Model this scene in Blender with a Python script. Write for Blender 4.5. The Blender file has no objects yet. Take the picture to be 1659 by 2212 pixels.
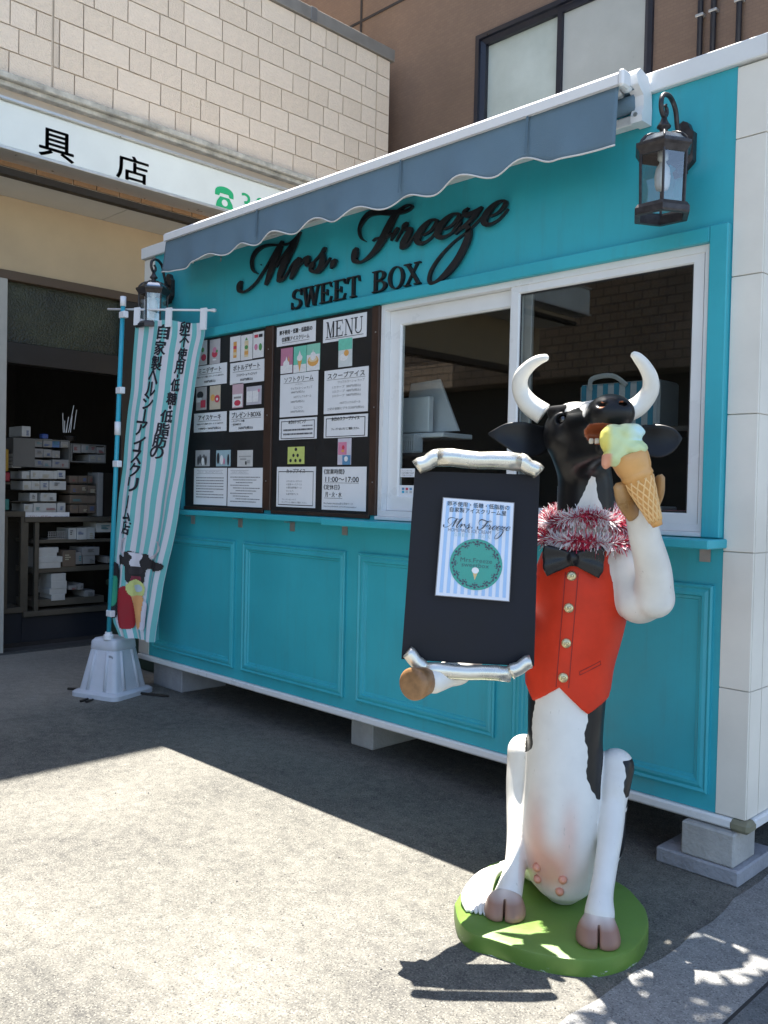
import bpy, math, random
import numpy as np
from mathutils import Vector, Matrix
random.seed(7); rng = np.random.default_rng(7)
scene = bpy.context.scene
col = scene.collection
# ------------------------------------------------------------------ camera, sky, sun, exposure
cam_d = bpy.data.cameras.new('camera'); cam = bpy.data.objects.new('camera', cam_d); col.objects.link(cam)
yaw, pitch, roll = math.radians(45), math.radians(-1.3), math.radians(1.26)
f0 = Vector((-math.sin(yaw), math.cos(yaw), 0)); r0 = Vector((math.cos(yaw), math.sin(yaw), 0)); u0 = Vector((0, 0, 1))
fw = f0*math.cos(pitch)+u0*math.sin(pitch); up = u0*math.cos(pitch)-f0*math.sin(pitch)
RR = math.cos(roll)*r0+math.sin(roll)*up; UU = -math.sin(roll)*r0+math.cos(roll)*up
M = Matrix.Identity(4)
for i in range(3):
    M[i][0] = RR[i]; M[i][1] = UU[i]; M[i][2] = -fw[i]
M[2][3] = 1.45
cam.matrix_world = M
cam_d.sensor_fit = 'HORIZONTAL'; cam_d.sensor_width = 36; cam_d.lens = 36*1920/1659
cam_d.clip_start = 0.05; cam_d.clip_end = 500
scene.camera = cam
world = bpy.data.worlds.new('World'); scene.world = world; world.use_nodes = True
wn = world.node_tree.nodes; wl = world.node_tree.links
sky = wn.new('ShaderNodeTexSky'); sky.sky_type = 'NISHITA'; sky.sun_disc = False
SUNV = Vector((0.165, -0.148, -1.0))                    # direction the sunlight travels
sky.sun_elevation = math.radians(77.5); sky.sun_rotation = math.atan2(-SUNV.x, -SUNV.y)
bg = wn['Background']; bg.inputs['Strength'].default_value = 0.088
wl.new(sky.outputs[0], bg.inputs['Color'])
sun_d = bpy.data.lights.new('sun', 'SUN'); sun_d.energy = 5.0; sun_d.angle = math.radians(0.35); sun_d.color = (1, .955, .88)
sun = bpy.data.objects.new('sun', sun_d); col.objects.link(sun); sun.location = (-5, 4, 20)
sun.rotation_euler = SUNV.to_track_quat('-Z', 'Y').to_euler()
vs = scene.view_settings; vs.view_transform = 'Standard'; vs.look = 'None'; vs.gamma = 1; vs.exposure = 2.1
vs.use_curve_mapping = False
scene.cycles.max_bounces = 10; scene.cycles.diffuse_bounces = 5; scene.cycles.transparent_max_bounces = 16
SCRIPT_STROKES = [[(-4.635,2.747,0.0237),(-4.6513,2.7268,0.0504),(-4.6506,2.7027,0.0356),(-4.617,2.6848,0.0153),(-4.559,2.6895,0.014),(-4.4745,2.7242,0.0149),(-4.3859,2.7931,0.0146),(-4.3195,2.8534,0.0155),(-4.2737,2.8954,0.0187)],[(-4.2293,2.9214,0.0272),(-4.2663,2.8734,0.0505),(-4.3049,2.8176,0.0509),(-4.3435,2.7528,0.0446),(-4.3749,2.7022,0.0258)],[(-4.4655,2.7753,0.0046),(-4.5051,2.7994,0.015),(-4.5239,2.8324,0.022),(-4.5217,2.8749,0.0266),(-4.4873,2.9118,0.0264),(-4.4248,2.9305,0.0204),(-4.349,2.9296,0.0145),(-4.2676,2.9142,0.0121),(-4.2011,2.9052,0.0108),(-4.1426,2.9069,0.0128),(-4.0981,2.9212,0.0191),(-4.0732,2.9368,0.0169),(-4.0535,2.9532,0.0052)],[(-4.0762,2.9313,0.0179),(-4.11,2.8909,0.0403),(-4.1601,2.8427,0.0515),(-4.2104,2.7814,0.052),(-4.2388,2.7365,0.049),(-4.2465,2.7066,0.036)],[(-4.2771,2.7881,0.0121),(-4.2124,2.8435,0.0119),(-4.1358,2.8955,0.016)],[(-4.2511,2.7053,0.0328),(-4.208,2.702,0.0184),(-4.1696,2.7297,0.0129),(-4.1319,2.7687,0.0128),(-4.094,2.7888,0.018),(-4.0592,2.7911,0.0294)],[(-4.0654,2.7881,0.042),(-4.0868,2.7613,0.0475),(-4.1114,2.7288,0.0424),(-4.1323,2.6986,0.0234)],[(-4.0863,2.745,0.0116),(-4.0427,2.7682,0.0125),(-4.012,2.7892,0.0166),(-3.978,2.7915,0.0227)],[(-3.9778,2.7875,0.0309),(-3.9897,2.7695,0.0475),(-3.989,2.7494,0.0238),(-3.9673,2.7459,0.0092)],[(-3.9338,2.7543,0.0112),(-3.8713,2.7891,0.0141),(-3.8421,2.8115,0.026),(-3.8334,2.8178,0.017)],[(-3.8523,2.7937,0.0261),(-3.8513,2.7622,0.0461),(-3.8574,2.7279,0.0522),(-3.8837,2.7047,0.0403),(-3.9229,2.6982,0.0163),(-3.9542,2.7199,0.0287),(-3.9396,2.7433,0.0358)],[(-3.8805,2.6963,0.0151),(-3.8332,2.7162,0.012),(-3.7872,2.7553,0.0089)],[(-3.7762,2.6999,0.0148),(-3.7627,2.7183,0.0432),(-3.7457,2.7309,0.0293)],[(-3.2602,2.9044,0.0239),(-3.2948,2.8772,0.0409),(-3.3272,2.8388,0.0492),(-3.3682,2.7863,0.0497),(-3.41,2.7455,0.0419),(-3.4528,2.7164,0.0272),(-3.501,2.6969,0.016),(-3.5412,2.6912,0.0139),(-3.5826,2.7074,0.0327),(-3.5856,2.7329,0.0475),(-3.5772,2.7563,0.0436),(-3.5729,2.7643,0.0272)],[(-3.4973,2.7947,0.0031),(-3.5315,2.8164,0.01),(-3.5507,2.8509,0.0155),(-3.5472,2.8843,0.0201),(-3.5168,2.9184,0.0277),(-3.4729,2.9372,0.0312),(-3.4072,2.933,0.0292),(-3.3381,2.9159,0.028),(-3.2747,2.9044,0.0254),(-3.2126,2.8961,0.0165),(-3.1723,2.9025,0.0128),(-3.158,2.9112,0.0106),(-3.1729,2.9216,0.0085),(-3.2094,2.9234,0.0114),(-3.25,2.9097,0.0181)],[(-3.4441,2.7881,0.0075),(-3.4203,2.7953,0.0113),(-3.3942,2.7942,0.0119),(-3.3342,2.7906,0.0132),(-3.3029,2.8012,0.0095)],[(-3.2596,2.8174,0.0166),(-3.2798,2.7999,0.0232),(-3.3072,2.7638,0.008)],[(-3.27,2.7534,0.008),(-3.246,2.7817,0.0094),(-3.2241,2.8041,0.0093)],[(-3.1943,2.8313,0.0178),(-3.2102,2.8191,0.0329),(-3.216,2.8055,0.0172),(-3.1935,2.8056,0.0149),(-3.1669,2.7947,0.0212)],[(-3.1688,2.7921,0.0339),(-3.1921,2.7599,0.0441),(-3.2157,2.7318,0.0443),(-3.2243,2.7171,0.0301)],[(-3.2233,2.7125,0.02),(-3.1907,2.7155,0.017),(-3.1552,2.7413,0.0106),(-3.1201,2.7698,0.0098)],[(-2.6433,2.7555,0.0089),(-2.6025,2.7644,0.0122),(-2.5699,2.7848,0.0202),(-2.5595,2.8031,0.0201),(-2.5745,2.8136,0.0108),(-2.604,2.814,0.0149),(-2.6408,2.7966,0.0288),(-2.6703,2.7729,0.0386),(-2.6847,2.7459,0.0388),(-2.6726,2.7256,0.0255),(-2.6422,2.7197,0.0144),(-2.6014,2.7294,0.0102),(-2.5688,2.7494,0.0087),(-2.5439,2.7706,0.0067)],[(-2.9333,2.7509,0.0096),(-2.8884,2.7603,0.0131),(-2.8525,2.7816,0.0217),(-2.8411,2.8008,0.0216),(-2.8575,2.8118,0.0116),(-2.89,2.8122,0.0161),(-2.9305,2.7939,0.031),(-2.963,2.7691,0.0416),(-2.9789,2.7407,0.0418),(-2.9656,2.7195,0.0275),(-2.9321,2.7133,0.0155),(-2.8872,2.7235,0.0109),(-2.8514,2.7445,0.0094),(-2.824,2.7667,0.0072)],[(-3.0729,2.7479,0.0094),(-3.0307,2.7584,0.0129),(-2.997,2.781,0.0214),(-2.9862,2.8009,0.0213),(-3.0017,2.8118,0.0114),(-3.0323,2.8116,0.0158),(-3.0704,2.792,0.0304),(-3.1008,2.7659,0.0409),(-3.1157,2.7366,0.041),(-3.1032,2.7151,0.027),(-3.0717,2.7094,0.0152),(-3.0295,2.7208,0.0108),(-2.9958,2.743,0.0092),(-2.97,2.7664,0.0071)],[(-2.8852,2.7238,0.0095),(-2.8227,2.7885,0.0086),(-2.8092,2.8057,0.0122)],[(-2.7841,2.8227,0.0092),(-2.8074,2.8099,0.0207),(-2.7949,2.7921,0.0257),(-2.7596,2.794,0.0219),(-2.7248,2.799,0.0217),(-2.7012,2.8091,0.0125)],[(-2.7076,2.8051,0.0174),(-2.7434,2.7757,0.0225),(-2.7896,2.7484,0.0192),(-2.8289,2.7316,0.0151),(-2.8585,2.7151,0.0101)],[(-2.8369,2.7331,0.0094),(-2.8092,2.74,0.015),(-2.7852,2.7323,0.0256),(-2.7766,2.7094,0.0361),(-2.7834,2.6742,0.0397),(-2.8097,2.6301,0.04),(-2.8483,2.5815,0.0403),(-2.8959,2.5428,0.0372),(-2.9446,2.513,0.0266),(-2.986,2.4973,0.0171),(-3.0157,2.4985,0.0188),(-3.027,2.5193,0.0196),(-3.0175,2.5558,0.0188),(-2.9808,2.6003,0.0156),(-2.9319,2.639,0.0125),(-2.8675,2.6772,0.0101),(-2.8001,2.7047,0.0086),(-2.7536,2.7263,0.0085),(-2.6967,2.7633,0.0076)]]
SWEET_BOX = [('S',-4.14,-4.0391),('W',-4.0413,-3.8878),('E',-3.8807,-3.775),('E',-3.7647,-3.6596),('T',-3.6566,-3.5512),('B',-3.4524,-3.3382),('O',-3.3319,-3.2174),('X',-3.2167,-3.1001)]
SHEETS = {'menu':(-3.8474,2.2868,-3.491,2.419),'intro':(-4.2717,2.3063,-3.9135,2.4231),'p_cup':(-4.2285,2.1412,-4.117,2.2913),'p_cone':(-4.1077,2.1374,-3.9914,2.2911),'p_bowl':(-3.9867,2.139,-3.8714,2.2921),'p_scoop':(-3.7133,2.1376,-3.6011,2.2939),'soft':(-4.2294,1.8817,-3.8831,2.1347),'scoop':(-3.828,1.8831,-3.4679,2.1269),'topping':(-4.2299,1.7464,-3.8869,1.8703),'today':(-3.8239,1.7465,-3.466,1.8704),'p_green':(-4.1458,1.602,-3.9925,1.7032),'p_tall':(-3.7024,1.5952,-3.5928,1.7415),'cup':(-4.2458,1.3477,-3.8877,1.5855),'hours':(-3.8293,1.3417,-3.4675,1.5838),'p_a':(-5.133,2.2667,-5.0155,2.4279),'p_berry':(-4.9818,2.2636,-4.865,2.4222),'p_b1':(-4.7525,2.2585,-4.6418,2.4175),'p_b2':(-4.6354,2.2567,-4.5152,2.4145),'p_b3':(-4.5078,2.2602,-4.4003,2.4193),'mini':(-5.1642,2.1261,-4.785,2.2612),'bottle':(-4.7473,2.1121,-4.3912,2.2486),'p_c1':(-5.1326,1.9679,-5.0116,2.1203),'p_c2':(-4.9724,1.9648,-4.8523,2.1195),'p_d1':(-4.7186,1.9618,-4.6038,2.1166),'p_d2':(-4.568,1.9733,-4.4142,2.0872),'cake':(-5.1545,1.8206,-4.7789,1.9466),'box6':(-4.7462,1.8123,-4.3864,1.947),'p_e1':(-5.1287,1.5935,-4.9614,1.7006),'p_e2':(-4.8867,1.5923,-4.727,1.6964),'p_e3':(-4.6517,1.5893,-4.4914,1.6923),'story':(-5.1432,1.3383,-4.764,1.5822),'history':(-4.7515,1.3365,-4.3793,1.5809)}
SHOP = {'cab1':(3.2996,1.604,3.8321,1.867),'cab2':(3.8389,1.667,4.1986,1.8435),'counter':(3.3912,0.236,4.3182,1.1512),'sign':(3.3883,1.1309,3.8236,1.1927),'leftcase':(3.2098,0.3312,3.4017,1.152)}
SHOP_ROWS = [[(3.4959,1.7933,3.5761,1.8666),(3.5787,1.7941,3.6626,1.8714),(3.6641,1.7979,3.7378,1.8666),(3.7431,1.7996,3.8203,1.8687)],[(3.5007,1.6974,3.5774,1.7775),(3.5788,1.7008,3.6577,1.7754),(3.663,1.6983,3.7417,1.7675)],[(3.5021,1.605,3.5786,1.6762),(3.5814,1.6079,3.6627,1.6735),(3.6642,1.6107,3.743,1.6829),(3.7444,1.6086,3.8231,1.6862)],[(3.8674,1.7564,3.9438,1.8327),(3.9491,1.7601,4.0252,1.8371),(4.0307,1.7613,4.1052,1.8352),(4.1123,1.7615,4.1903,1.8232)],[(4.0268,1.666,4.1067,1.7452),(4.1094,1.6668,4.1918,1.749)],[(3.3883,1.4961,3.4585,1.5652),(3.4635,1.4983,3.5409,1.576),(3.5423,1.5019,3.6817,1.5762),(3.6844,1.5029,3.7193,1.5771),(3.7219,1.5049,3.799,1.5844)],[(3.3918,1.3952,3.4695,1.4767),(3.4732,1.3966,3.5508,1.4787),(3.5583,1.3981,3.637,1.4807),(3.6445,1.4009,3.8044,1.4828)],[(3.4626,1.2921,3.5339,1.3677),(3.5598,1.2929,3.6348,1.3691),(3.6374,1.2935,3.7147,1.3703)],[(3.4052,1.1926,3.4867,1.2673),(3.4916,1.1926,3.5621,1.2762),(3.5659,1.1925,3.7161,1.2767),(3.7262,1.1924,3.8048,1.2802)],[(3.8434,1.471,3.9246,1.5368),(3.9301,1.4731,4.0164,1.5392),(4.0206,1.4744,4.0735,1.5418)],[(3.8446,1.372,3.926,1.4508),(3.9313,1.3733,4.0179,1.4526),(4.0221,1.3746,4.1085,1.4483)],[(3.8461,1.2765,4.1101,1.3524)],[(3.8474,1.1837,3.9288,1.2601),(3.9342,1.1835,4.0208,1.2606),(4.0249,1.1834,4.1048,1.261)],[(3.8378,0.9284,3.9144,1.041),(3.9179,0.9298,4.0154,1.0436),(4.0176,0.9317,4.102,1.0461),(4.1157,0.9969,4.2711,1.0915)],[(3.5397,0.8137,3.7416,0.8624),(3.5403,0.769,3.7271,0.8167),(3.5408,0.723,3.7759,0.7758),(3.5415,0.6697,3.7601,0.7276)],[(3.7794,0.678,3.9077,0.8309),(3.9123,0.6936,3.9794,0.8081),(3.9678,0.7752,4.1449,0.8561),(3.9847,0.6946,4.1057,0.777),(4.2269,0.693,4.2968,0.7558)],[(3.6728,0.5365,3.8169,0.6152),(3.6738,0.4718,3.8268,0.5421),(3.6622,0.4199,3.8275,0.4758),(3.6755,0.3619,3.8091,0.4201)],[(3.8483,0.453,3.9306,0.4927),(3.9337,0.4493,3.9897,0.5088),(4.0097,0.3634,4.1109,0.4355)],[(3.3748,1.8809,3.4559,1.975)],[(3.2979,1.6919,3.3665,1.7205),(3.2984,1.657,3.3788,1.6866),(3.2988,1.624,3.3792,1.6515),(3.2992,1.5945,3.3796,1.621)]]
SHOP_SHELVES = [(3.3043,1.4954,3.8119,1.4922),(3.3056,1.39,3.8135,1.3913),(3.3068,1.2845,3.815,1.2903),(3.8444,1.4627,4.1139,1.4667),(3.8458,1.3621,4.1155,1.3684),(3.8472,1.2665,4.117,1.2724),(3.4901,0.9044,4.2934,0.9356),(3.4934,0.6289,4.2979,0.6781),(3.4974,0.3148,4.2066,0.3779)]
SHOP_STICKS = [(3.7881,1.9429,3.7665,2.1234),(3.8135,1.9445,3.8242,2.0914),(3.8583,1.9473,3.8598,2.1063),(3.8926,1.9801,3.9028,2.1647),(3.8391,1.9461,3.8738,2.2052),(3.8008,1.9437,3.7865,2.0521),(3.8199,1.9449,3.8137,2.02)]
BANNER_L = [(-5.4487,2.5879),(-5.4612,2.4492),(-5.482,2.2192),(-5.4873,2.0975),(-5.5119,1.976),(-5.5371,1.7558),(-5.5472,1.596),(-5.5855,1.3536),(-5.5906,1.2356),(-5.6087,1.0901),(-5.6224,0.931),(-5.6246,0.8251),(-5.6237,0.6928),(-5.6153,0.5611),(-5.5842,0.4648),(-5.5294,0.4305)]
BANNER_R = [(-4.889,2.5178),(-4.8703,2.4528),(-4.9096,2.3335),(-4.9441,2.1373),(-4.9716,1.9335),(-4.9898,1.7872),(-5.0141,1.5814),(-5.0563,1.3668),(-5.0749,1.2407),(-5.1066,1.0941),(-5.1464,0.9587),(-5.1862,0.8032),(-5.2036,0.6932),(-5.2286,0.5629),(-5.2464,0.4648),(-5.2533,0.4126)]
BANNER_POLE = [(-5.4965,2.6887),(-5.6275,0.4474)]
BANNER_BAR = [(-5.6858,2.6868),(-4.8144,2.5843)]
BANNER_TEXT = [('自',-5.2094,2.4722,0.078),('家',-5.2331,2.3694,0.078),('製',-5.2606,2.2693,0.078),('ヘ',-5.2848,2.1776,0.078),('ル',-5.3078,2.1004,0.078),('シ',-5.3263,2.0137,0.078),('ー',-5.3561,1.9239,0.078),('ア',-5.3793,1.8395,0.078),('イ',-5.3925,1.7396,0.078),('ス',-5.4173,1.6485,0.078),('ク',-5.4308,1.56,0.078),('リ',-5.4442,1.4622,0.078),('ー',-5.4754,1.3438,0.078),('ム',-5.4878,1.2653,0.078),('店',-5.4942,1.1704,0.078),('卵',-5.0505,2.4882,0.068),('不',-5.0524,2.4061,0.068),('使',-5.0685,2.3188,0.068),('用',-5.092,2.2345,0.068),('・',-5.1053,2.179,0.068),('低',-5.1221,2.1205,0.068),('糖',-5.148,2.0325,0.068),('・',-5.168,1.9765,0.068),('低',-5.1873,1.9174,0.068),('脂',-5.2149,1.8313,0.068),('肪',-5.2355,1.7537,0.068),('の',-5.2562,1.6788,0.068)]
BANNER_PRINT = {'hornL':[(-5.4888,1.1021),(-5.5255,1.0873),(-5.5412,1.0407),(-5.5239,1.0023),(-5.4948,0.9907),(-5.4785,0.9981),(-5.5037,1.023),(-5.5084,1.0554),(-5.4966,1.0821),(-5.4763,1.0961)],'hornR':[(-5.2706,1.0863),(-5.231,1.0818),(-5.1952,1.058),(-5.1946,1.0261),(-5.2293,0.9923),(-5.2921,0.9663),(-5.3162,0.9746),(-5.269,1.003),(-5.2378,1.0239),(-5.2304,1.0498),(-5.2505,1.068)],'head':[(-5.4869,1.0042),(-5.4543,1.0125),(-5.4215,1.0045),(-5.3648,0.9978),(-5.3246,0.9935),(-5.3119,0.962),(-5.2442,0.953),(-5.189,0.9435),(-5.173,0.9253),(-5.1881,0.8989),(-5.2509,0.8885),(-5.3227,0.9001),(-5.3462,0.8695),(-5.3608,0.7973),(-5.4499,0.7911),(-5.4791,0.8152),(-5.4851,0.9129),(-5.5265,0.9235),(-5.5565,0.9775),(-5.5111,0.9833),(-5.4903,0.9714)],'blaze':[(-5.4622,1.0023),(-5.4133,1.0016),(-5.3607,0.9948),(-5.3641,0.9655),(-5.3839,0.9449),(-5.3751,0.9065),(-5.4197,0.9103),(-5.4482,0.9086),(-5.457,0.9406),(-5.4411,0.9676)],'muzzle':[(-5.4482,0.9086),(-5.3751,0.9098),(-5.3586,0.8881),(-5.3701,0.8615),(-5.4512,0.8562),(-5.46,0.885)],'tongue':[(-5.4469,0.8435),(-5.3738,0.8418),(-5.3812,0.8089),(-5.4503,0.8074)],'vest':[(-5.5191,0.7534),(-5.4741,0.7698),(-5.4391,0.6549),(-5.4128,0.5593),(-5.4241,0.5126),(-5.4603,0.4831),(-5.5517,0.514),(-5.5501,0.6459)],'board':[(-5.6249,0.9275),(-5.5847,0.9266),(-5.5384,0.8965),(-5.513,0.8653),(-5.5276,0.7659),(-5.555,0.685),(-5.5612,0.5725),(-5.6114,0.5747)],'disc':[(-5.6246,0.8251),(-5.5913,0.8372),(-5.5576,0.8164),(-5.5466,0.7646),(-5.5553,0.6981),(-5.5833,0.6399),(-5.6169,0.6404)],'arm':[(-5.3586,0.6874),(-5.326,0.6641),(-5.309,0.6138),(-5.3387,0.4946),(-5.3872,0.4966),(-5.3653,0.6155)],'scoop':[(-5.4743,0.7828),(-5.4422,0.8144),(-5.3936,0.821),(-5.3526,0.7914),(-5.3476,0.74),(-5.3671,0.7094),(-5.4483,0.7064),(-5.4736,0.7437)],'scoop2':[(-5.4253,0.7798),(-5.3849,0.7892),(-5.3603,0.7715),(-5.3678,0.745),(-5.4083,0.742)],'cone':[(-5.4482,0.7031),(-5.3592,0.7132),(-5.3653,0.6155),(-5.3752,0.5009),(-5.3954,0.499),(-5.4219,0.6107)]}
BANNER_BASE_TOP = [(-5.6273,0.4407)]
HORN_L = [(-0.0915,0.0,1.7358,0.0388),(-0.1419,-0.0,1.7705,0.0364),(-0.173,-0.01,1.8181,0.0296),(-0.1712,-0.03,1.8632,0.0262),(-0.143,-0.05,1.8971,0.0218),(-0.1126,-0.07,1.9145,0.018),(-0.0881,-0.085,1.9204,0.0131)]
HORN_R = [(0.1844,0.02,1.7434,0.0369),(0.2322,0.03,1.768,0.0349),(0.2677,0.02,1.8162,0.0301),(0.267,0.0,1.8604,0.0262),(0.245,-0.02,1.8995,0.0223),(0.2205,-0.04,1.9244,0.018),(0.2084,-0.05,1.9322,0.0131)]
EAR_L = [(-0.064,0.02,1.6563),(-0.1056,0.0,1.6426),(-0.161,-0.03,1.645),(-0.2227,-0.03,1.6587),(-0.2832,-0.02,1.6627)]
EAR_L_W = [0.0291,0.0461,0.0524,0.0349,0.0029]
EAR_R = [(0.2108,0.04,1.66),(0.2605,0.03,1.6504),(0.3094,0.02,1.6456),(0.3541,0.02,1.6507),(0.3794,0.02,1.6556)]
EAR_R_W = [0.0291,0.0461,0.051,0.034,0.0029]
HEADP = {'cran':(-0.0158,0.02,1.7021),'cheek':(0.0021,-0.02,1.6425),'bridge':(0.0569,-0.16,1.7197),'muz':(0.1303,-0.27,1.7145),'nose':(0.1245,-0.29,1.7383),'jaw':(0.1153,-0.2,1.5974),'jawb':(0.0311,-0.06,1.5753),'mouth':(0.1081,-0.3,1.6414),'mouth2':(0.0872,-0.24,1.6387),'eye':(-0.0234,-0.085,1.7076),'nosL':(0.0935,-0.345,1.7361),'nosR':(0.1574,-0.33,1.7377),'brow':(-0.0278,-0.06,1.733),'lip':(0.0899,-0.24,1.6169),'throat':(0.0332,0.0,1.5208)}
ARMR = [(0.1898,0.0,1.211,0.08),(0.2471,-0.06,1.1046,0.078),(0.2892,-0.12,1.1167,0.065),(0.2789,-0.17,1.2148,0.058),(0.2442,-0.24,1.3256,0.05),(0.2278,-0.27,1.4008,0.049)]
CLAW_L = [(0.2096,-0.29,1.4007),(0.179,-0.33,1.4493),(0.1633,-0.35,1.4882)]
CLAW_R = [(0.2455,-0.28,1.4199),(0.2564,-0.31,1.4632),(0.261,-0.33,1.5055)]
ARML = [(-0.03,0.09,1.06,0.05),(-0.2697,-0.1,0.949,0.058),(-0.3461,-0.24,0.8619,0.044),(-0.4099,-0.34,0.842,0.042)]
HOOF_B = [(-0.4226,-0.34,0.8348),(-0.4669,-0.42,0.8422)]
LEGL = [(-0.07,0.1,0.22,0.1),(-0.1299,0.04,0.5263,0.056),(-0.1418,0.02,0.4386,0.049),(-0.1448,-0.01,0.3544,0.042),(-0.1416,-0.07,0.2584,0.037),(-0.1455,-0.12,0.17,0.037),(-0.1557,-0.17,0.1206,0.043),(-0.1656,-0.2,0.0883,0.049)]
HOOF_L = [-0.169,-0.267,0.055]
HOOF_R = [0.129,-0.372,0.055]
LEGR = [(0.13,0.1,0.22,0.1),(0.1896,0.0,0.5112,0.06),(0.1828,-0.04,0.4527,0.054),(0.1779,-0.07,0.4048,0.045),(0.1701,-0.13,0.3284,0.041),(0.1518,-0.21,0.2313,0.037),(0.1379,-0.265,0.168,0.039),(0.1334,-0.3,0.126,0.048)]
CONE_AXIS = [(0.2699,-0.36,1.3661),(0.2031,-0.37,1.5198),(0.1851,-0.37,1.563),(0.1733,-0.37,1.5856)]
SCOOP = (0.1591,-0.36,1.6109)
TINSEL = {'top':(0.0852,-0.1,1.3729),'bot':(0.0718,-0.1,1.2899)}
BUTTONS = [(0.0198,-0.12,1.1786),(0.0135,-0.12,1.0708),(0.0082,-0.12,0.9508),(0.0008,-0.12,0.8337)]
BOW = [(0.0232,-0.13,1.2411),(-0.065,-0.13,1.2166),(0.1251,-0.13,1.2173)]
TEATS = [(-0.07,-0.16,0.1962),(-0.0658,-0.16,0.1522),(0.0168,-0.16,0.1758),(0.0079,-0.16,0.1306)]
VEST_PTS = {'bl':(-0.1292,-0.06,0.7721),'pl':(-0.0997,-0.1,0.7352),'no':(-0.012,-0.12,0.7994),'pr':(0.0848,-0.1,0.7113),'br':(0.1633,-0.06,0.7444)}
BASE = [(-0.343,-0.19),(-0.317,-0.304),(-0.27,-0.381),(-0.207,-0.404),(-0.147,-0.427),(-0.08,-0.454),(0.012,-0.467),(0.097,-0.46),(0.167,-0.428),(0.242,-0.351),(0.288,-0.232),(0.299,-0.096),(0.276,0.006),(0.23,0.11),(0.1,0.24),(-0.06,0.28),(-0.207,0.22),(-0.278,0.102),(-0.322,-0.053)]
BOARD = [(-0.4895,-0.324,1.5203),(-0.089,-0.2413,1.5165),(-0.0923,-0.242,0.9071),(-0.5188,-0.33,0.92)]
ROLLT = [[(-0.482,-0.3428,1.5306),(-0.4126,-0.3285,1.5677)],[(-0.4169,-0.3294,1.5651),(-0.1534,-0.275,1.5558)],[(-0.1572,-0.2758,1.5595),(-0.0929,-0.2626,1.5242)]]
ROLLB = [[(-0.4962,-0.356,0.9335),(-0.4408,-0.3445,0.8748)],[(-0.4451,-0.3454,0.8747),(-0.1668,-0.288,0.8682)],[(-0.1706,-0.2888,0.8707),(-0.1038,-0.275,0.9124)]]
POSTER = [(-0.3947,-0.3197,1.4343),(-0.1721,-0.2738,1.4221),(-0.1798,-0.2754,1.1044),(-0.4124,-0.3234,1.119)]
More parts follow.
